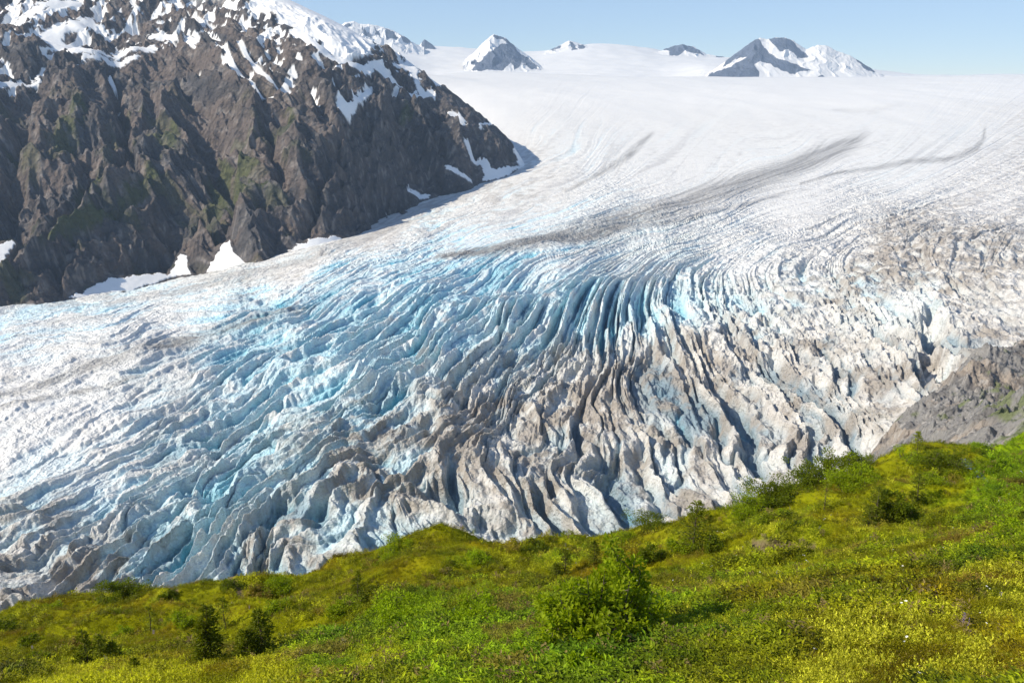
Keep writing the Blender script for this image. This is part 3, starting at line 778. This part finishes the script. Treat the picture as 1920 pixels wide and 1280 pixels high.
M_MEADOW = terrain_mat("meadow_ground", .95, [(.9, .7), (6., 1.0)], .8, .7, .03, .12)
def build_meadow():
    th = np.linspace(-math.radians(72), math.radians(72), 1300)
    r = np.exp(np.linspace(math.log(1.2), math.log(330), 900))
    T, R = np.meshgrid(th, r)
    X, Y = R * np.sin(T), R * np.cos(T)
    Z = meadow_z(X, Y) - .03
    c, _, _, _ = meadow_colour(X, np.maximum(Y, 1.0))
    o = grid_mesh("meadow_ground", X, Y, Z, {"col": c}, M_MEADOW)
    tag(o, "green mossy meadow slope in the foreground", "meadow", kind="structure")
build_meadow()

# ---- leaf materials
def leaf_mat(name, base, inst=False, trans=.35, var=.35, rough=.55):
    m, nt, b = new_mat(name)
    L = nt.links.new
    if inst:
        at = nd(nt, "ShaderNodeAttribute", attribute_name="tint", attribute_type='INSTANCER')
        src = at.outputs["Color"]
    else:
        rgb = nd(nt, "ShaderNodeRGB"); rgb.outputs[0].default_value = (*base, 1); src = rgb.outputs[0]
    av = nd(nt, "ShaderNodeAttribute", attribute_name="var")
    mm = nd(nt, "ShaderNodeMath", operation='MULTIPLY_ADD')
    L(av.outputs["Fac"], mm.inputs[0]); mm.inputs[1].default_value = var * 2; mm.inputs[2].default_value = 1 - var
    vm = nd(nt, "ShaderNodeVectorMath", operation='SCALE')
    L(src, vm.inputs[0]); L(mm.outputs[0], vm.inputs["Scale"])
    L(vm.outputs[0], b.inputs["Base Color"])
    b.inputs["Roughness"].default_value = rough
    b.inputs["Specular IOR Level"].default_value = .12
    tr = nd(nt, "ShaderNodeBsdfTranslucent")
    sc = nd(nt, "ShaderNodeVectorMath", operation='MULTIPLY')
    L(vm.outputs[0], sc.inputs[0]); sc.inputs[1].default_value = (1.5, 1.5, .4)
    L(sc.outputs[0], tr.inputs["Color"])
    mx = nd(nt, "ShaderNodeMixShader"); mx.inputs[0].default_value = trans
    out = [n for n in nt.nodes if n.type == 'OUTPUT_MATERIAL'][0]
    L(b.outputs[0], mx.inputs[1]); L(tr.outputs[0], mx.inputs[2]); L(mx.outputs[0], out.inputs["Surface"])
    return m
M_INST = leaf_mat("grass_and_herb_leaf", None, True)
M_WHITE, _nt, _b = new_mat("white_petal"); _b.inputs["Base Color"].default_value = (.8, .8, .76, 1)
M_PURPLE, _nt, _b = new_mat("purple_petal"); _b.inputs["Base Color"].default_value = (.30, .20, .50, 1)
M_ALDER = leaf_mat("alder_leaf", (.215, .280, .006), trans=.45)
M_ALDER2 = leaf_mat("dark_alder_leaf", (.120, .155, .006), trans=.45)
M_WILLOW = leaf_mat("willow_leaf", (.240, .330, .006), trans=.45)
M_NEEDLE = leaf_mat("needle", (.125, .150, .008), trans=.35)
M_NEEDLE2 = leaf_mat("pale_needle", (.20, .23, .010), trans=.2)
M_BARK, _nt, _b = new_mat("bark"); _b.inputs["Base Color"].default_value = (.075, .055, .040, 1); _b.inputs["Roughness"].default_value = .9
_n = nd(_nt, "ShaderNodeTexNoise"); _n.inputs["Scale"].default_value = 30
_bp = nd(_nt, "ShaderNodeBump"); _bp.inputs["Strength"].default_value = .5; _nt.links.new(_n.outputs["Fac"], _bp.inputs["Height"]); _nt.links.new(_bp.outputs[0], _b.inputs["Normal"])

class MB:
    def __init__(s): s.v = []; s.f = []; s.var = []
    def leaf(s, p, d, n, ln, w, var):
        """a pointed leaf from p along d, lying across n"""
        d = d.normalized(); side = d.cross(n)
        if side.length < 1e-4: side = d.cross(Vector((.3, .5, .8)))
        side.normalize(); up = side.cross(d)
        i = len(s.v)
        s.v += [p, p + d * ln * .5 + side * w * .5 + up * ln * .05, p + d * ln - up * ln * .08, p + d * ln * .5 - side * w * .5 + up * ln * .05]
        s.f.append((i, i + 1, i + 2, i + 3)); s.var += [var] * 4
    def blade(s, p, d, ln, w, bend, var):
        side = d.cross(Vector((bend.x, bend.y, .01)))
        if side.length < 1e-5: side = Vector((1, 0, 0))
        side.normalize()
        m = p + d * ln * .55; t = p + d * ln + bend * ln
        i = len(s.v)
        s.v += [p - side * w / 2, p + side * w / 2, m + side * w * .4, m - side * w * .4, t]
        s.f += [(i, i + 1, i + 2, i + 3), (i + 3, i + 2, i + 4)]; s.var += [var] * 5
    def tube(s, pts, rad, n=5):
        base = len(s.v)
        for k, (p, r) in enumerate(zip(pts, rad)):
            t = (pts[min(k + 1, len(pts) - 1)] - pts[max(k - 1, 0)]).normalized()
            x = t.cross(Vector((.31, .9, .2))).normalized(); y = t.cross(x)
            for j in range(n):
                an = 2 * math.pi * j / n
                s.v.append(p + (x * math.cos(an) + y * math.sin(an)) * r); s.var.append(.5)
        for k in range(len(pts) - 1):
            for j in range(n):
                a = base + k * n + j; b = base + k * n + (j + 1) % n
                s.f.append((a, b, b + n, a + n))
    def mesh(s, name, mat, smooth=False):
        me = bpy.data.meshes.new(name)
        me.from_pydata([tuple(q) for q in s.v], [], s.f)
        at = me.attributes.new("var", 'FLOAT', 'POINT'); at.data.foreach_set("value", np.array(s.var, np.float32))
        me.materials.append(mat)
        if smooth: me.polygons.foreach_set("use_smooth", [True] * len(me.polygons))
        me.update(); return me

# ---- grass, herbs and flowers: too many to count, one scattered object
rnd = random.Random(5)
def rv(s=1.0): return Vector((rnd.gauss(0, s), rnd.gauss(0, s), rnd.gauss(0, s)))
def clump(kind, seed):
    rnd.seed(seed); m = MB()
    if kind == 'grass':
        for i in range(26):
            p = Vector((rnd.gauss(0, .05), rnd.gauss(0, .05), -.02)); an = rnd.random() * 6.28; l = rnd.uniform(.10, .26)
            b = Vector((math.cos(an), math.sin(an), -.3)) * rnd.uniform(.15, .6)
            m.blade(p, (Vector((0, 0, 1)) + rv(.22)).normalized(), l, rnd.uniform(.006, .012), b, rnd.random())
    elif kind == 'herb':
        for st in range(7):
            p = Vector((rnd.gauss(0, .08), rnd.gauss(0, .08), 0)); hh = rnd.uniform(.08, .26)
            for i in range(7):
                an = i * 2.4 + rnd.random(); z = hh * (.35 + .65 * i / 6)
                d = Vector((math.cos(an), math.sin(an), rnd.uniform(.1, .9)))
                m.leaf(p + Vector((0, 0, z)), d, Vector((0, 0, 1)), rnd.uniform(.045, .085), rnd.uniform(.025, .042), rnd.random())
    elif kind == 'sprout':
        for st in range(9):
            p = Vector((rnd.gauss(0, .08), rnd.gauss(0, .08), 0)); hh = rnd.uniform(.04, .15)
            for i in range(6):
                an = rnd.random() * 6.28; z = hh * (.4 + .6 * i / 5)
                d = Vector((math.cos(an) * .7, math.sin(an) * .7, rnd.uniform(.5, 1.2)))
                m.leaf(p + Vector((0, 0, z)), d, rv(), rnd.uniform(.03, .055), rnd.uniform(.016, .026), rnd.random())
    elif kind == 'mat':
        for i in range(46):
            p = Vector((rnd.gauss(0, .11), rnd.gauss(0, .11), rnd.uniform(-.01, .05)))
            m.leaf(p, rv() + Vector((0, 0, .8)), rv(), rnd.uniform(.02, .05), rnd.uniform(.01, .02), rnd.random())
    return m.mesh(kind, M_INST)
def flower(mat, n, r, spike):
    rnd.seed(9); m = MB()
    for s_ in range(3):
        c = Vector((rnd.gauss(0, .05), rnd.gauss(0, .05), rnd.uniform(.16, .26)))
        for i in range(n):
            an = i * 2.4; d = Vector((math.cos(an), math.sin(an), .3))
            m.leaf(c + Vector((0, 0, (i * .012 if spike else 0))), d, Vector((0, 0, 1)), r, r * .8, .5)
    return m.mesh("flower", mat)
lib = bpy.data.collections.new("plant_library")             # not linked to the scene: only the source of the scatter
for i, me_ in enumerate([clump('grass', 1), clump('grass', 2), clump('herb', 3), clump('herb', 4), clump('sprout', 5), clump('mat', 6), clump('mat', 7), flower(M_WHITE, 6, .020, False), flower(M_PURPLE, 12, .012, True)]):
    lib.objects.link(bpy.data.objects.new("p%02d" % i, me_))
def scatter():
    rs = np.random.RandomState(3); N = 290000
    lo, hi = math.log(5.2), math.log(92)
    lY = lo + (hi - lo) * rs.rand(N) ** .92
    Y = np.exp(lY); a = rs.uniform(-1, 1, N) * (.93 + 7.0 / Y); X = a * Y
    c, gg, yy, bare = meadow_colour(X, Y)
    keep = rs.rand(N) > bare * .9
    patch = pn(X / 2.3, Y / 2.3, 540); p2 = pn(X / 1.1, Y / 1.1, 542)
    idx = np.zeros(N, int)
    r = rs.rand(N)
    sp3 = pn(X / 1.6, Y / 1.6, 546) + .4 * rs.randn(N) * .5
    idx[:] = np.where(sp3 > .0, np.where(r < .5, 0, 1), np.where(r < .5, 5, 6))
    herb = (rs.rand(N) < np.clip(gg * .75 + .25 * patch, 0, 1)); idx[herb] = 2 + (rs.rand(herb.sum()) < .5)
    spr = (rs.rand(N) < np.clip(yy * .62 - .06 + .25 * p2 * yy + .06 * p2, 0, 1)); idx[spr] = 4
    fl = rs.rand(N); e_ = c.copy()
    w = (fl < .0022) & (X > 3); idx[w] = 7
    w = (fl > .99955); idx[w] = 8
    jit = 1 + .30 * rs.randn(N, 1)
    tint = c * np.clip(jit, .45, 1.8) * np.clip(1 + .45 * pn(X / 1.4, Y / 1.4, 548) + .35 * pn(X / 4., Y / 4., 549), .5, 1.6)[:, None]
    dk = pn(X / 2.2, Y / 1.8, 551) > .42; tint[dk] *= np.array([.62, .72, 1.0])
    bn = pn(X / 1.9, Y / 1.5, 553) > .47; tint[bn] = tint[bn] * .4 + np.array([.13, .085, .02])
    tint[spr] = np.array([.50, .50, .04]) * np.clip(1 + .25 * rs.randn(spr.sum(), 1), .5, 1.5)
    dry = rs.rand(N) < .05
    tint[dry & ~spr] = (.22, .17, .06)
    scl = rs.uniform(.55, 1.15, N) * (1 + .5 * np.clip(pn(X / 2.7, Y / 2.7, 555), -.7, 1)) * np.where(idx < 2, .85 + .3 * patch, 1) * (1 + .35 * sstep(15, 50, Y))
    scl = np.where((idx == 2) | (idx == 3), scl * (1 + .5 * np.clip(patch, 0, 1)), scl)
    m = keep
    X, Y, idx, tint, scl = X[m], Y[m], idx[m], tint[m], scl[m]
    Z = meadow_z(X, Y)
    n = len(X)
    me = bpy.data.meshes.new("grass"); me.vertices.add(n)
    me.vertices.foreach_set("co", np.stack([X, Y, Z], -1).astype(np.float32).ravel())
    at = me.attributes.new("idx", 'INT', 'POINT'); at.data.foreach_set("value", idx.astype(np.int32))
    at = me.attributes.new("scl", 'FLOAT', 'POINT'); at.data.foreach_set("value", scl.astype(np.float32))
    rot = np.stack([rs.randn(n) * .15, rs.randn(n) * .15, rs.rand(n) * 6.28], -1).astype(np.float32)
    at = me.attributes.new("rot", 'FLOAT_VECTOR', 'POINT'); at.data.foreach_set("vector", rot.ravel())
    at = me.attributes.new("tint", 'FLOAT_COLOR', 'POINT'); at.data.foreach_set("color", np.concatenate([tint, np.ones((n, 1))], 1).astype(np.float32).ravel())
    o = bpy.data.objects.new("grass", me); COL.objects.link(o)
    ng = bpy.data.node_groups.new("scatter", 'GeometryNodeTree')
    ng.interface.new_socket(name="Geometry", in_out='INPUT', socket_type='NodeSocketGeometry')
    ng.interface.new_socket(name="Geometry", in_out='OUTPUT', socket_type='NodeSocketGeometry')
    gi = ng.nodes.new("NodeGroupInput"); go = ng.nodes.new("NodeGroupOutput")
    ip = ng.nodes.new("GeometryNodeInstanceOnPoints")
    ci = ng.nodes.new("GeometryNodeCollectionInfo"); ci.inputs["Collection"].default_value = lib
    ci.inputs["Separate Children"].default_value = True; ci.inputs["Reset Children"].default_value = True
    def attr(nm, ty):
        q = ng.nodes.new("GeometryNodeInputNamedAttribute"); q.data_type = ty; q.inputs["Name"].default_value = nm
        return [x for x in q.outputs if x.enabled and x.name == "Attribute"][0]
    Lk = ng.links.new
    Lk(gi.outputs[0], ip.inputs["Points"]); Lk(ci.outputs[0], ip.inputs["Instance"])
    ip.inputs["Pick Instance"].default_value = True
    Lk(attr("idx", 'INT'), ip.inputs["Instance Index"])
    Lk(attr("rot", 'FLOAT_VECTOR'), ip.inputs["Rotation"])
    Lk(attr("scl", 'FLOAT'), ip.inputs["Scale"])
    Lk(ip.outputs[0], go.inputs[0])
    md = o.modifiers.new("scatter", 'NODES'); md.node_group = ng
    tag(o, "grass, low herbs and wildflowers covering the meadow slope", "grass", kind="stuff")
scatter()

# ---- shrubs and small conifers
def sph(rs_):
    while True:
        p = Vector((rs_.uniform(-1, 1), rs_.uniform(-1, 1), rs_.uniform(-1, 1)))
        if .05 < p.length < 1: return p
def shrub_meshes(seed, w, h, nl, leaf, mat, depth=.8, ns=0, tip=(.08, .16), rag=0.0):
    """stems fanning from the ground and a crown of leaf clumps; w wide, h high"""
    rs_ = random.Random(seed); st = MB(); fo = MB(); tips = []
    ns = ns or 9 + int(w * 3)
    for i in range(ns):
        an = rs_.random() * 6.28; rr = math.sqrt(rs_.random())
        b = Vector((math.cos(an) * rr * w * .28, math.sin(an) * rr * w * .28 * depth, -.1))
        top = Vector((math.cos(an) * rr * w * .46 * (1 + rag * rs_.uniform(-.3, .35)), math.sin(an) * rr * w * .46 * depth, h * (1 - .4 * rr * rr) * rs_.uniform(.5, 1.05) * (1 if not rag else rs_.uniform(.55, 1.1))))
        mid = (b + top) / 2 + Vector((rs_.gauss(0, .05), rs_.gauss(0, .05), 0)) * w
        st.tube([b, mid, top], [.014 * h + .004, .009 * h + .003, .003], 4)
        for k in range(5):
            t = rs_.uniform(.35, 1.02)
            q = b.lerp(mid, t * 2) if t < .5 else mid.lerp(top, t * 2 - 1)
            o_ = Vector((rs_.gauss(0, .10) * w, rs_.gauss(0, .10) * w * depth, rs_.gauss(0, .07) * h))
            st.tube([q, q + o_], [.004 * h + .002, .002], 3); tips.append((q + o_, rs_.uniform(*tip)))
    per = max(1, nl // len(tips))
    for c, r in tips:
        tone = rs_.uniform(0, .5)
        for i in range(per):
            p = sph(rs_); q = c + Vector((p.x * w * r * .75, p.y * w * r * .75, p.z * h * r * 1.1))
            if q.z < -.05: q.z = rs_.uniform(0, .1)
            d = p + Vector((rs_.gauss(0, .5), rs_.gauss(0, .5), rs_.gauss(0, .5) + .3))
            fo.leaf(q, d, Vector((rs_.gauss(0, .6), rs_.gauss(0, .6), 1)), leaf * rs_.uniform(.7, 1.3), leaf * rs_.uniform(.5, .8), tone + rs_.random() * .5)
    return st.mesh("stem", M_BARK), fo.mesh("foliage", mat)
def conifer_meshes(seed, h, w, sparse, mat, lean=0.0, multi=1):
    rs_ = random.Random(seed); tr = MB(); cr = MB()
    for m_ in range(multi):
        hh = h * (1 if m_ == 0 else rs_.uniform(.45, .8)); off = Vector((0, 0, -.1)) if m_ == 0 else Vector((rs_.gauss(0, w * .35), rs_.gauss(0, w * .3), -.1))
        top = off + Vector((lean * hh, rs_.gauss(0, .03) * hh, hh))
        mid = off.lerp(top, .5) + Vector((rs_.gauss(0, .02), rs_.gauss(0, .02), 0)) * hh
        tr.tube([off, mid, top], [.022 * hh, .013 * hh, .003], 6)
        nb = int(46 * sparse + 16)
        for i in range(nb):
            t = .06 + .92 * (i / nb) ** .9; q = off.lerp(mid, t * 2) if t < .5 else mid.lerp(top, t * 2 - 1)
            an = i * 2.4 + rs_.random(); L_ = w * .5 * (1 - t) ** .75 * rs_.uniform(.5, 1.2) + .04 * hh
            if rs_.random() > sparse + .25: continue
            dr = Vector((math.cos(an), math.sin(an), rs_.uniform(-.15, .35) + .3 * t))
            e = q + dr * L_; sag = Vector((0, 0, -.12 * L_))
            tr.tube([q, q.lerp(e, .6) + sag * .3, e], [.006 * hh * (1 - t) + .003, .004, .002], 3)
            tone = rs_.uniform(0, .5)
            for k in range(int(13 + 34 * L_ / h)):
                s_ = rs_.uniform(.15, 1.02); p = q.lerp(e, s_) + Vector((rs_.gauss(0, 1), rs_.gauss(0, 1), rs_.gauss(0, .7))) * L_ * .13
                d = dr * .7 + Vector((rs_.gauss(0, .6), rs_.gauss(0, .6), rs_.gauss(0, .45) + .1))
                cr.leaf(p, d, Vector((rs_.gauss(0, 1), rs_.gauss(0, 1), 1)), .075 * h ** .5 * rs_.uniform(.8, 1.5), .030 * h ** .5, tone + rs_.random() * .5)
        for k in range(14):
            p = top + Vector((0, 0, -rs_.random() * .12 * hh))
            cr.leaf(p, Vector((rs_.gauss(0, .5), rs_.gauss(0, .5), .8)), Vector((1, 0, 0)), .06 * h ** .5, .02, rs_.random())
    return tr.mesh("trunk", M_BARK), cr.mesh("crown", mat)
def plant(name, label, cat, group, u, v, parts, rot):
    x, y, z = on_meadow(u, v)
    r = bpy.data.objects.new(name, None); r.empty_display_size = .3
    r.location = (x, y, z - .02); r.rotation_euler = (0, 0, rot)
    COL.objects.link(r); tag(r, label, cat, group)
    for pn_, me_ in parts:
        c = bpy.data.objects.new(pn_, me_); c.parent = r; COL.objects.link(c)
    return r
def px_size(u, v, px):
    x, y, z = on_meadow(u, v)
    return px * (y * CP - z * SP) / F
# (base u, v, width px, height px, leaf material, leaves, label)
SHRUBS = [
 (225,1122,86,44,M_ALDER2,4200,"dark rounded alder shrub on the brow above the ice at the left"),
 (98,1140,34,16,M_ALDER,900,"tiny green shrub on the brow left of the dark rounded alder"),
 (6,1182,54,34,M_ALDER2,1600,"dark shrub cut off by the left edge of the photo"),
 (322,1118,34,22,M_ALDER2,1100,"small dark tuft on the brow beside the rounded alder"),
 (436,1104,40,32,M_ALDER2,1400,"dark brown shrub on the crest of the small green knoll"),
 (515,1110,66,40,M_ALDER,2600,"bright green shrub growing just right of the small knoll"),
 (742,1040,84,42,M_ALDER,3000,"leafy shrub on the left flank of the round grassy hill"),
 (900,1050,44,20,M_WILLOW,1100,"low pale shrub just right of the round grassy hilltop"),
 (1008,1030,62,22,M_ALDER2,1500,"low dark shrub in the dip against the ice right of the round hill"),
 (1222,990,84,36,M_ALDER2,2600,"dark shrub on the brow directly above the big leafy bush"),
 (1165,1022,58,36,M_ALDER,1700,"mid green shrub just below the brow, left of the pointed spruce"),
 (1402,958,70,44,M_ALDER,2200,"lowest shrub of the row climbing the brow, beside the ice"),
 (1452,935,76,52,M_ALDER2,2600,"second shrub up the row climbing the brow"),
 (1512,910,72,54,M_ALDER2,2600,"third shrub up the row climbing the brow"),
 (1582,882,78,62,M_ALDER2,3200,"tallest and topmost shrub of the row climbing the brow"),
 (1636,860,40,22,M_ALDER2,1100,"small shrub just above the row, against the grey rock"),
 (1612,920,90,56,M_ALDER,3200,"broad green shrub on the slope below the top of the row"),
 (1780,876,100,44,M_ALDER2,3000,"low dark spreading shrub just left of the little stream"),
 (1700,862,60,30,M_WILLOW,1200,"pale shrub at the foot of the small pointed tree on the brow"),
 (1745,905,56,26,M_ALDER,1300,"low green shrub below the dark spreading one by the stream"),
 (232,1196,40,36,M_ALDER,1200,"small round green bush in the left meadow near the thin saplings"),
 (346,1170,44,40,M_ALDER,1300,"small green bush above the dark bushy hemlock"),
 (520,1146,46,30,M_ALDER,1100,"green bush behind the squat hemlock with the long shadow"),
 (52,1212,50,20,M_ALDER2,1000,"low dark shrub among heather at the far left"),
 (78,1238,40,18,M_ALDER2,900,"tiny low shrub nearest the bottom left corner"),
 (1330,1030,50,38,M_ALDER2,1500,"dark bush touching the right side of the pointed spruce"),
 (1275,1036,60,36,M_ALDER,1600,"green bush at the left foot of the pointed spruce"),
 (1222,1052,44,40,M_ALDER2,1500,"dark bush midway between the big leafy bush and the pointed spruce"),
 (1678,972,70,64,M_ALDER2,3200,"dark dense bush between two spindly saplings on the right slope"),
 (640,1150,60,26,M_ALDER,1300,"low green shrub beside the lone thin sapling in the middle meadow"),
 (1570,1092,60,26,M_WILLOW,1200,"pale low shrub in the grass under the bare soil streak"),
 (1900,1010,70,36,M_WILLOW,1500,"pale willow clump at the right edge of the photo"),
]
for i, (u_, v_, w_, h_, mt, nl, lab) in enumerate(SHRUBS):
    W, Hh = px_size(u_, v_, w_ * (1.45 if 1380 < u_ < 1650 and v_ < 960 else 1.1)), px_size(u_, v_, h_ * (.85 if 1380 < u_ < 1600 and v_ < 960 else .9))
    st, fo = shrub_meshes(700 + i, W, Hh * .92, int(nl * (2.3 if 1380 < u_ < 1650 and v_ < 960 else 1.5)), max(.07, Hh * .07), mt)
    plant("shrub", lab, "shrub", "shrubs on the meadow slope", u_, v_, (("stem", st), ("foliage", fo)), i * 1.3)
# the big leafy bush: lobes of one shrub
u_, v_ = 1118, 1212
W, Hh = px_size(u_, v_, 190), px_size(u_, v_, 195)
st, fo = shrub_meshes(801, W * 1.25, Hh * 1.12, 15000, .09, M_ALDER, .9, 40, (.055, .11), 1.0)
plant("shrub", "biggest leafy green bush, standing alone in the lower middle of the meadow", "shrub", "shrubs on the meadow slope", u_, v_, (("stem", st), ("foliage", fo)), .4)
for j, (u_, v_, w_, h_, lab) in enumerate([(1170,1150,100,70,"leafy bush half hidden behind the right side of the biggest bush"),(740,1190,200,56,"wide low bank of bright green leaves left of the biggest bush"),(880,1180,150,46,"low bright green leafy patch between the wide leaf bank and the biggest bush"),(1120,1275,90,50,"bright leafy clump at the bottom edge below the biggest bush")]):
    W, Hh = px_size(u_, v_, w_), px_size(u_, v_, h_)
    st, fo = shrub_meshes(820 + j, W, Hh, 7000, .06, M_WILLOW if j else M_ALDER, .8)
    plant("shrub", lab, "shrub", "shrubs on the meadow slope", u_, v_, (("stem", st), ("foliage", fo)), j)
# (base u, v, height px, width px, density, material, trunks, label)
TREES = [
 (394,1240,108,52,.95,M_NEEDLE,2,"tall dark bushy hemlock in the lower left meadow"),
 (494,1228,92,58,1.0,M_NEEDLE,3,"squat dark hemlock casting a shadow to its right"),
 (168,1252,72,30,.55,M_NEEDLE,2,"thin sapling nearest the bottom left corner"),
 (192,1238,54,30,.7,M_NEEDLE2,2,"stubby dark sapling touching the right of the thin one at bottom left"),
 (282,1186,52,24,.5,M_NEEDLE2,1,"pale sapling beside the small round green bush"),
 (424,1178,60,26,.4,M_NEEDLE2,1,"spindly sapling rising behind the tall bushy hemlock"),
 (668,1140,66,34,.5,M_NEEDLE,1,"lone thin sapling in the middle meadow"),
 (255,1260,34,20,.6,M_NEEDLE2,1,"very small seedling at the bottom edge right of the thin sapling"),
 (1300,1032,92,66,.8,M_NEEDLE,1,"pointed dark spruce whose tip stands against the ice"),
 (1060,1078,50,30,.55,M_NEEDLE,2,"little conifer up left of the biggest leafy bush"),
 (1113,1060,46,26,.6,M_NEEDLE,1,"little conifer directly above the biggest leafy bush"),
 (1642,990,76,52,.5,M_NEEDLE,3,"spindly sapling left of the dark dense bush on the right slope"),
 (1720,945,56,34,.5,M_NEEDLE,2,"spindly sapling right of the dark dense bush on the right slope"),
 (1545,955,48,30,.4,M_NEEDLE2,1,"faint pale sapling halfway up the right slope"),
 (1719,850,38,26,.9,M_NEEDLE2,1,"small pointed tree on the brow against the grey rock"),
]
for i, (u_, v_, h_, w_, sp_, mt, mu, lab) in enumerate(TREES):
    Hh, W = px_size(u_, v_, h_ * 1.2), px_size(u_, v_, w_ * 1.2); sp_ = min(1, sp_ * 1.1)
    tr, cr = conifer_meshes(900 + i, Hh, W, sp_, mt, random.Random(i).uniform(-.06, .06), mu)
    plant("small_tree", lab, "tree", "small conifers on the meadow slope", u_, v_, (("trunk", tr), ("crown", cr)), i * .9)

# ---- little stream in the hollow at the right
def build_stream():
    m, nt, b = new_mat("stream_water"); b.inputs["Base Color"].default_value = (.10, .16, .28, 1); b.inputs["Roughness"].default_value = .08
    n = nd(nt, "ShaderNodeTexNoise"); n.inputs["Scale"].default_value = 6
    bp = nd(nt, "ShaderNodeBump"); bp.inputs["Strength"].default_value = .2; nt.links.new(n.outputs["Fac"], bp.inputs["Height"]); nt.links.new(bp.outputs[0], b.inputs["Normal"])
    vs, fs = [], []
    for seg in ([(1804,862,3),(1812,870,9),(1820,879,7),(1826,884,2)], [(1828,886,3),(1834,892,6),(1843,901,5),(1856,908,2)]):
        b0 = len(vs); sub = []
        for i in range(len(seg) - 1):
            for k in range(6):
                t = k / 6; sub.append([seg[i][q] * (1 - t) + seg[i + 1][q] * t for q in range(3)])
        for k, (u_, v_, w_) in enumerate(sub):
            wob = 1 + .35 * math.sin(k * 1.7)
            for sgn in (-1, 1):
                x, y, z = on_meadow(u_ + sgn * w_ * wob, v_ - sgn * w_ * .2); vs.append((x, y, z + .10))
        for k in range(len(sub) - 1): fs.append((b0 + 2 * k, b0 + 2 * k + 1, b0 + 2 * k + 3, b0 + 2 * k + 2))
    me = bpy.data.meshes.new("stream"); me.from_pydata(vs, [], fs); me.materials.append(m)
    o = bpy.data.objects.new("stream", me); COL.objects.link(o); tag(o, "thin blue stream in the grass at the right", "stream", kind="structure")
build_stream()

# ------------------------------------------------------------------ haze
def build_haze():
    x0, x1, y0, y1, z0, z1 = -20000, 20000, -400, 17500, -900, 1900
    me = bpy.data.meshes.new("haze")
    me.from_pydata([(x0,y0,z0),(x1,y0,z0),(x1,y1,z0),(x0,y1,z0),(x0,y0,z1),(x1,y0,z1),(x1,y1,z1),(x0,y1,z1)], [], [(0,3,2,1),(4,5,6,7),(0,1,5,4),(1,2,6,5),(2,3,7,6),(3,0,4,7)])
    m = bpy.data.materials.new("haze_air"); m.use_nodes = True; nt = m.node_tree; nt.nodes.clear()
    out = nt.nodes.new("ShaderNodeOutputMaterial"); pv = nt.nodes.new("ShaderNodeVolumePrincipled")
    pv.inputs["Color"].default_value = (.52, .72, 1.0, 1); pv.inputs["Density"].default_value = HAZE_D
    nt.links.new(pv.outputs[0], out.inputs["Volume"])
    me.materials.append(m)
    o = bpy.data.objects.new("haze", me); COL.objects.link(o)
    tag(o, "thin blue haze over the far peaks", "haze", kind="stuff")
HAZE_D = 6e-5
build_haze()
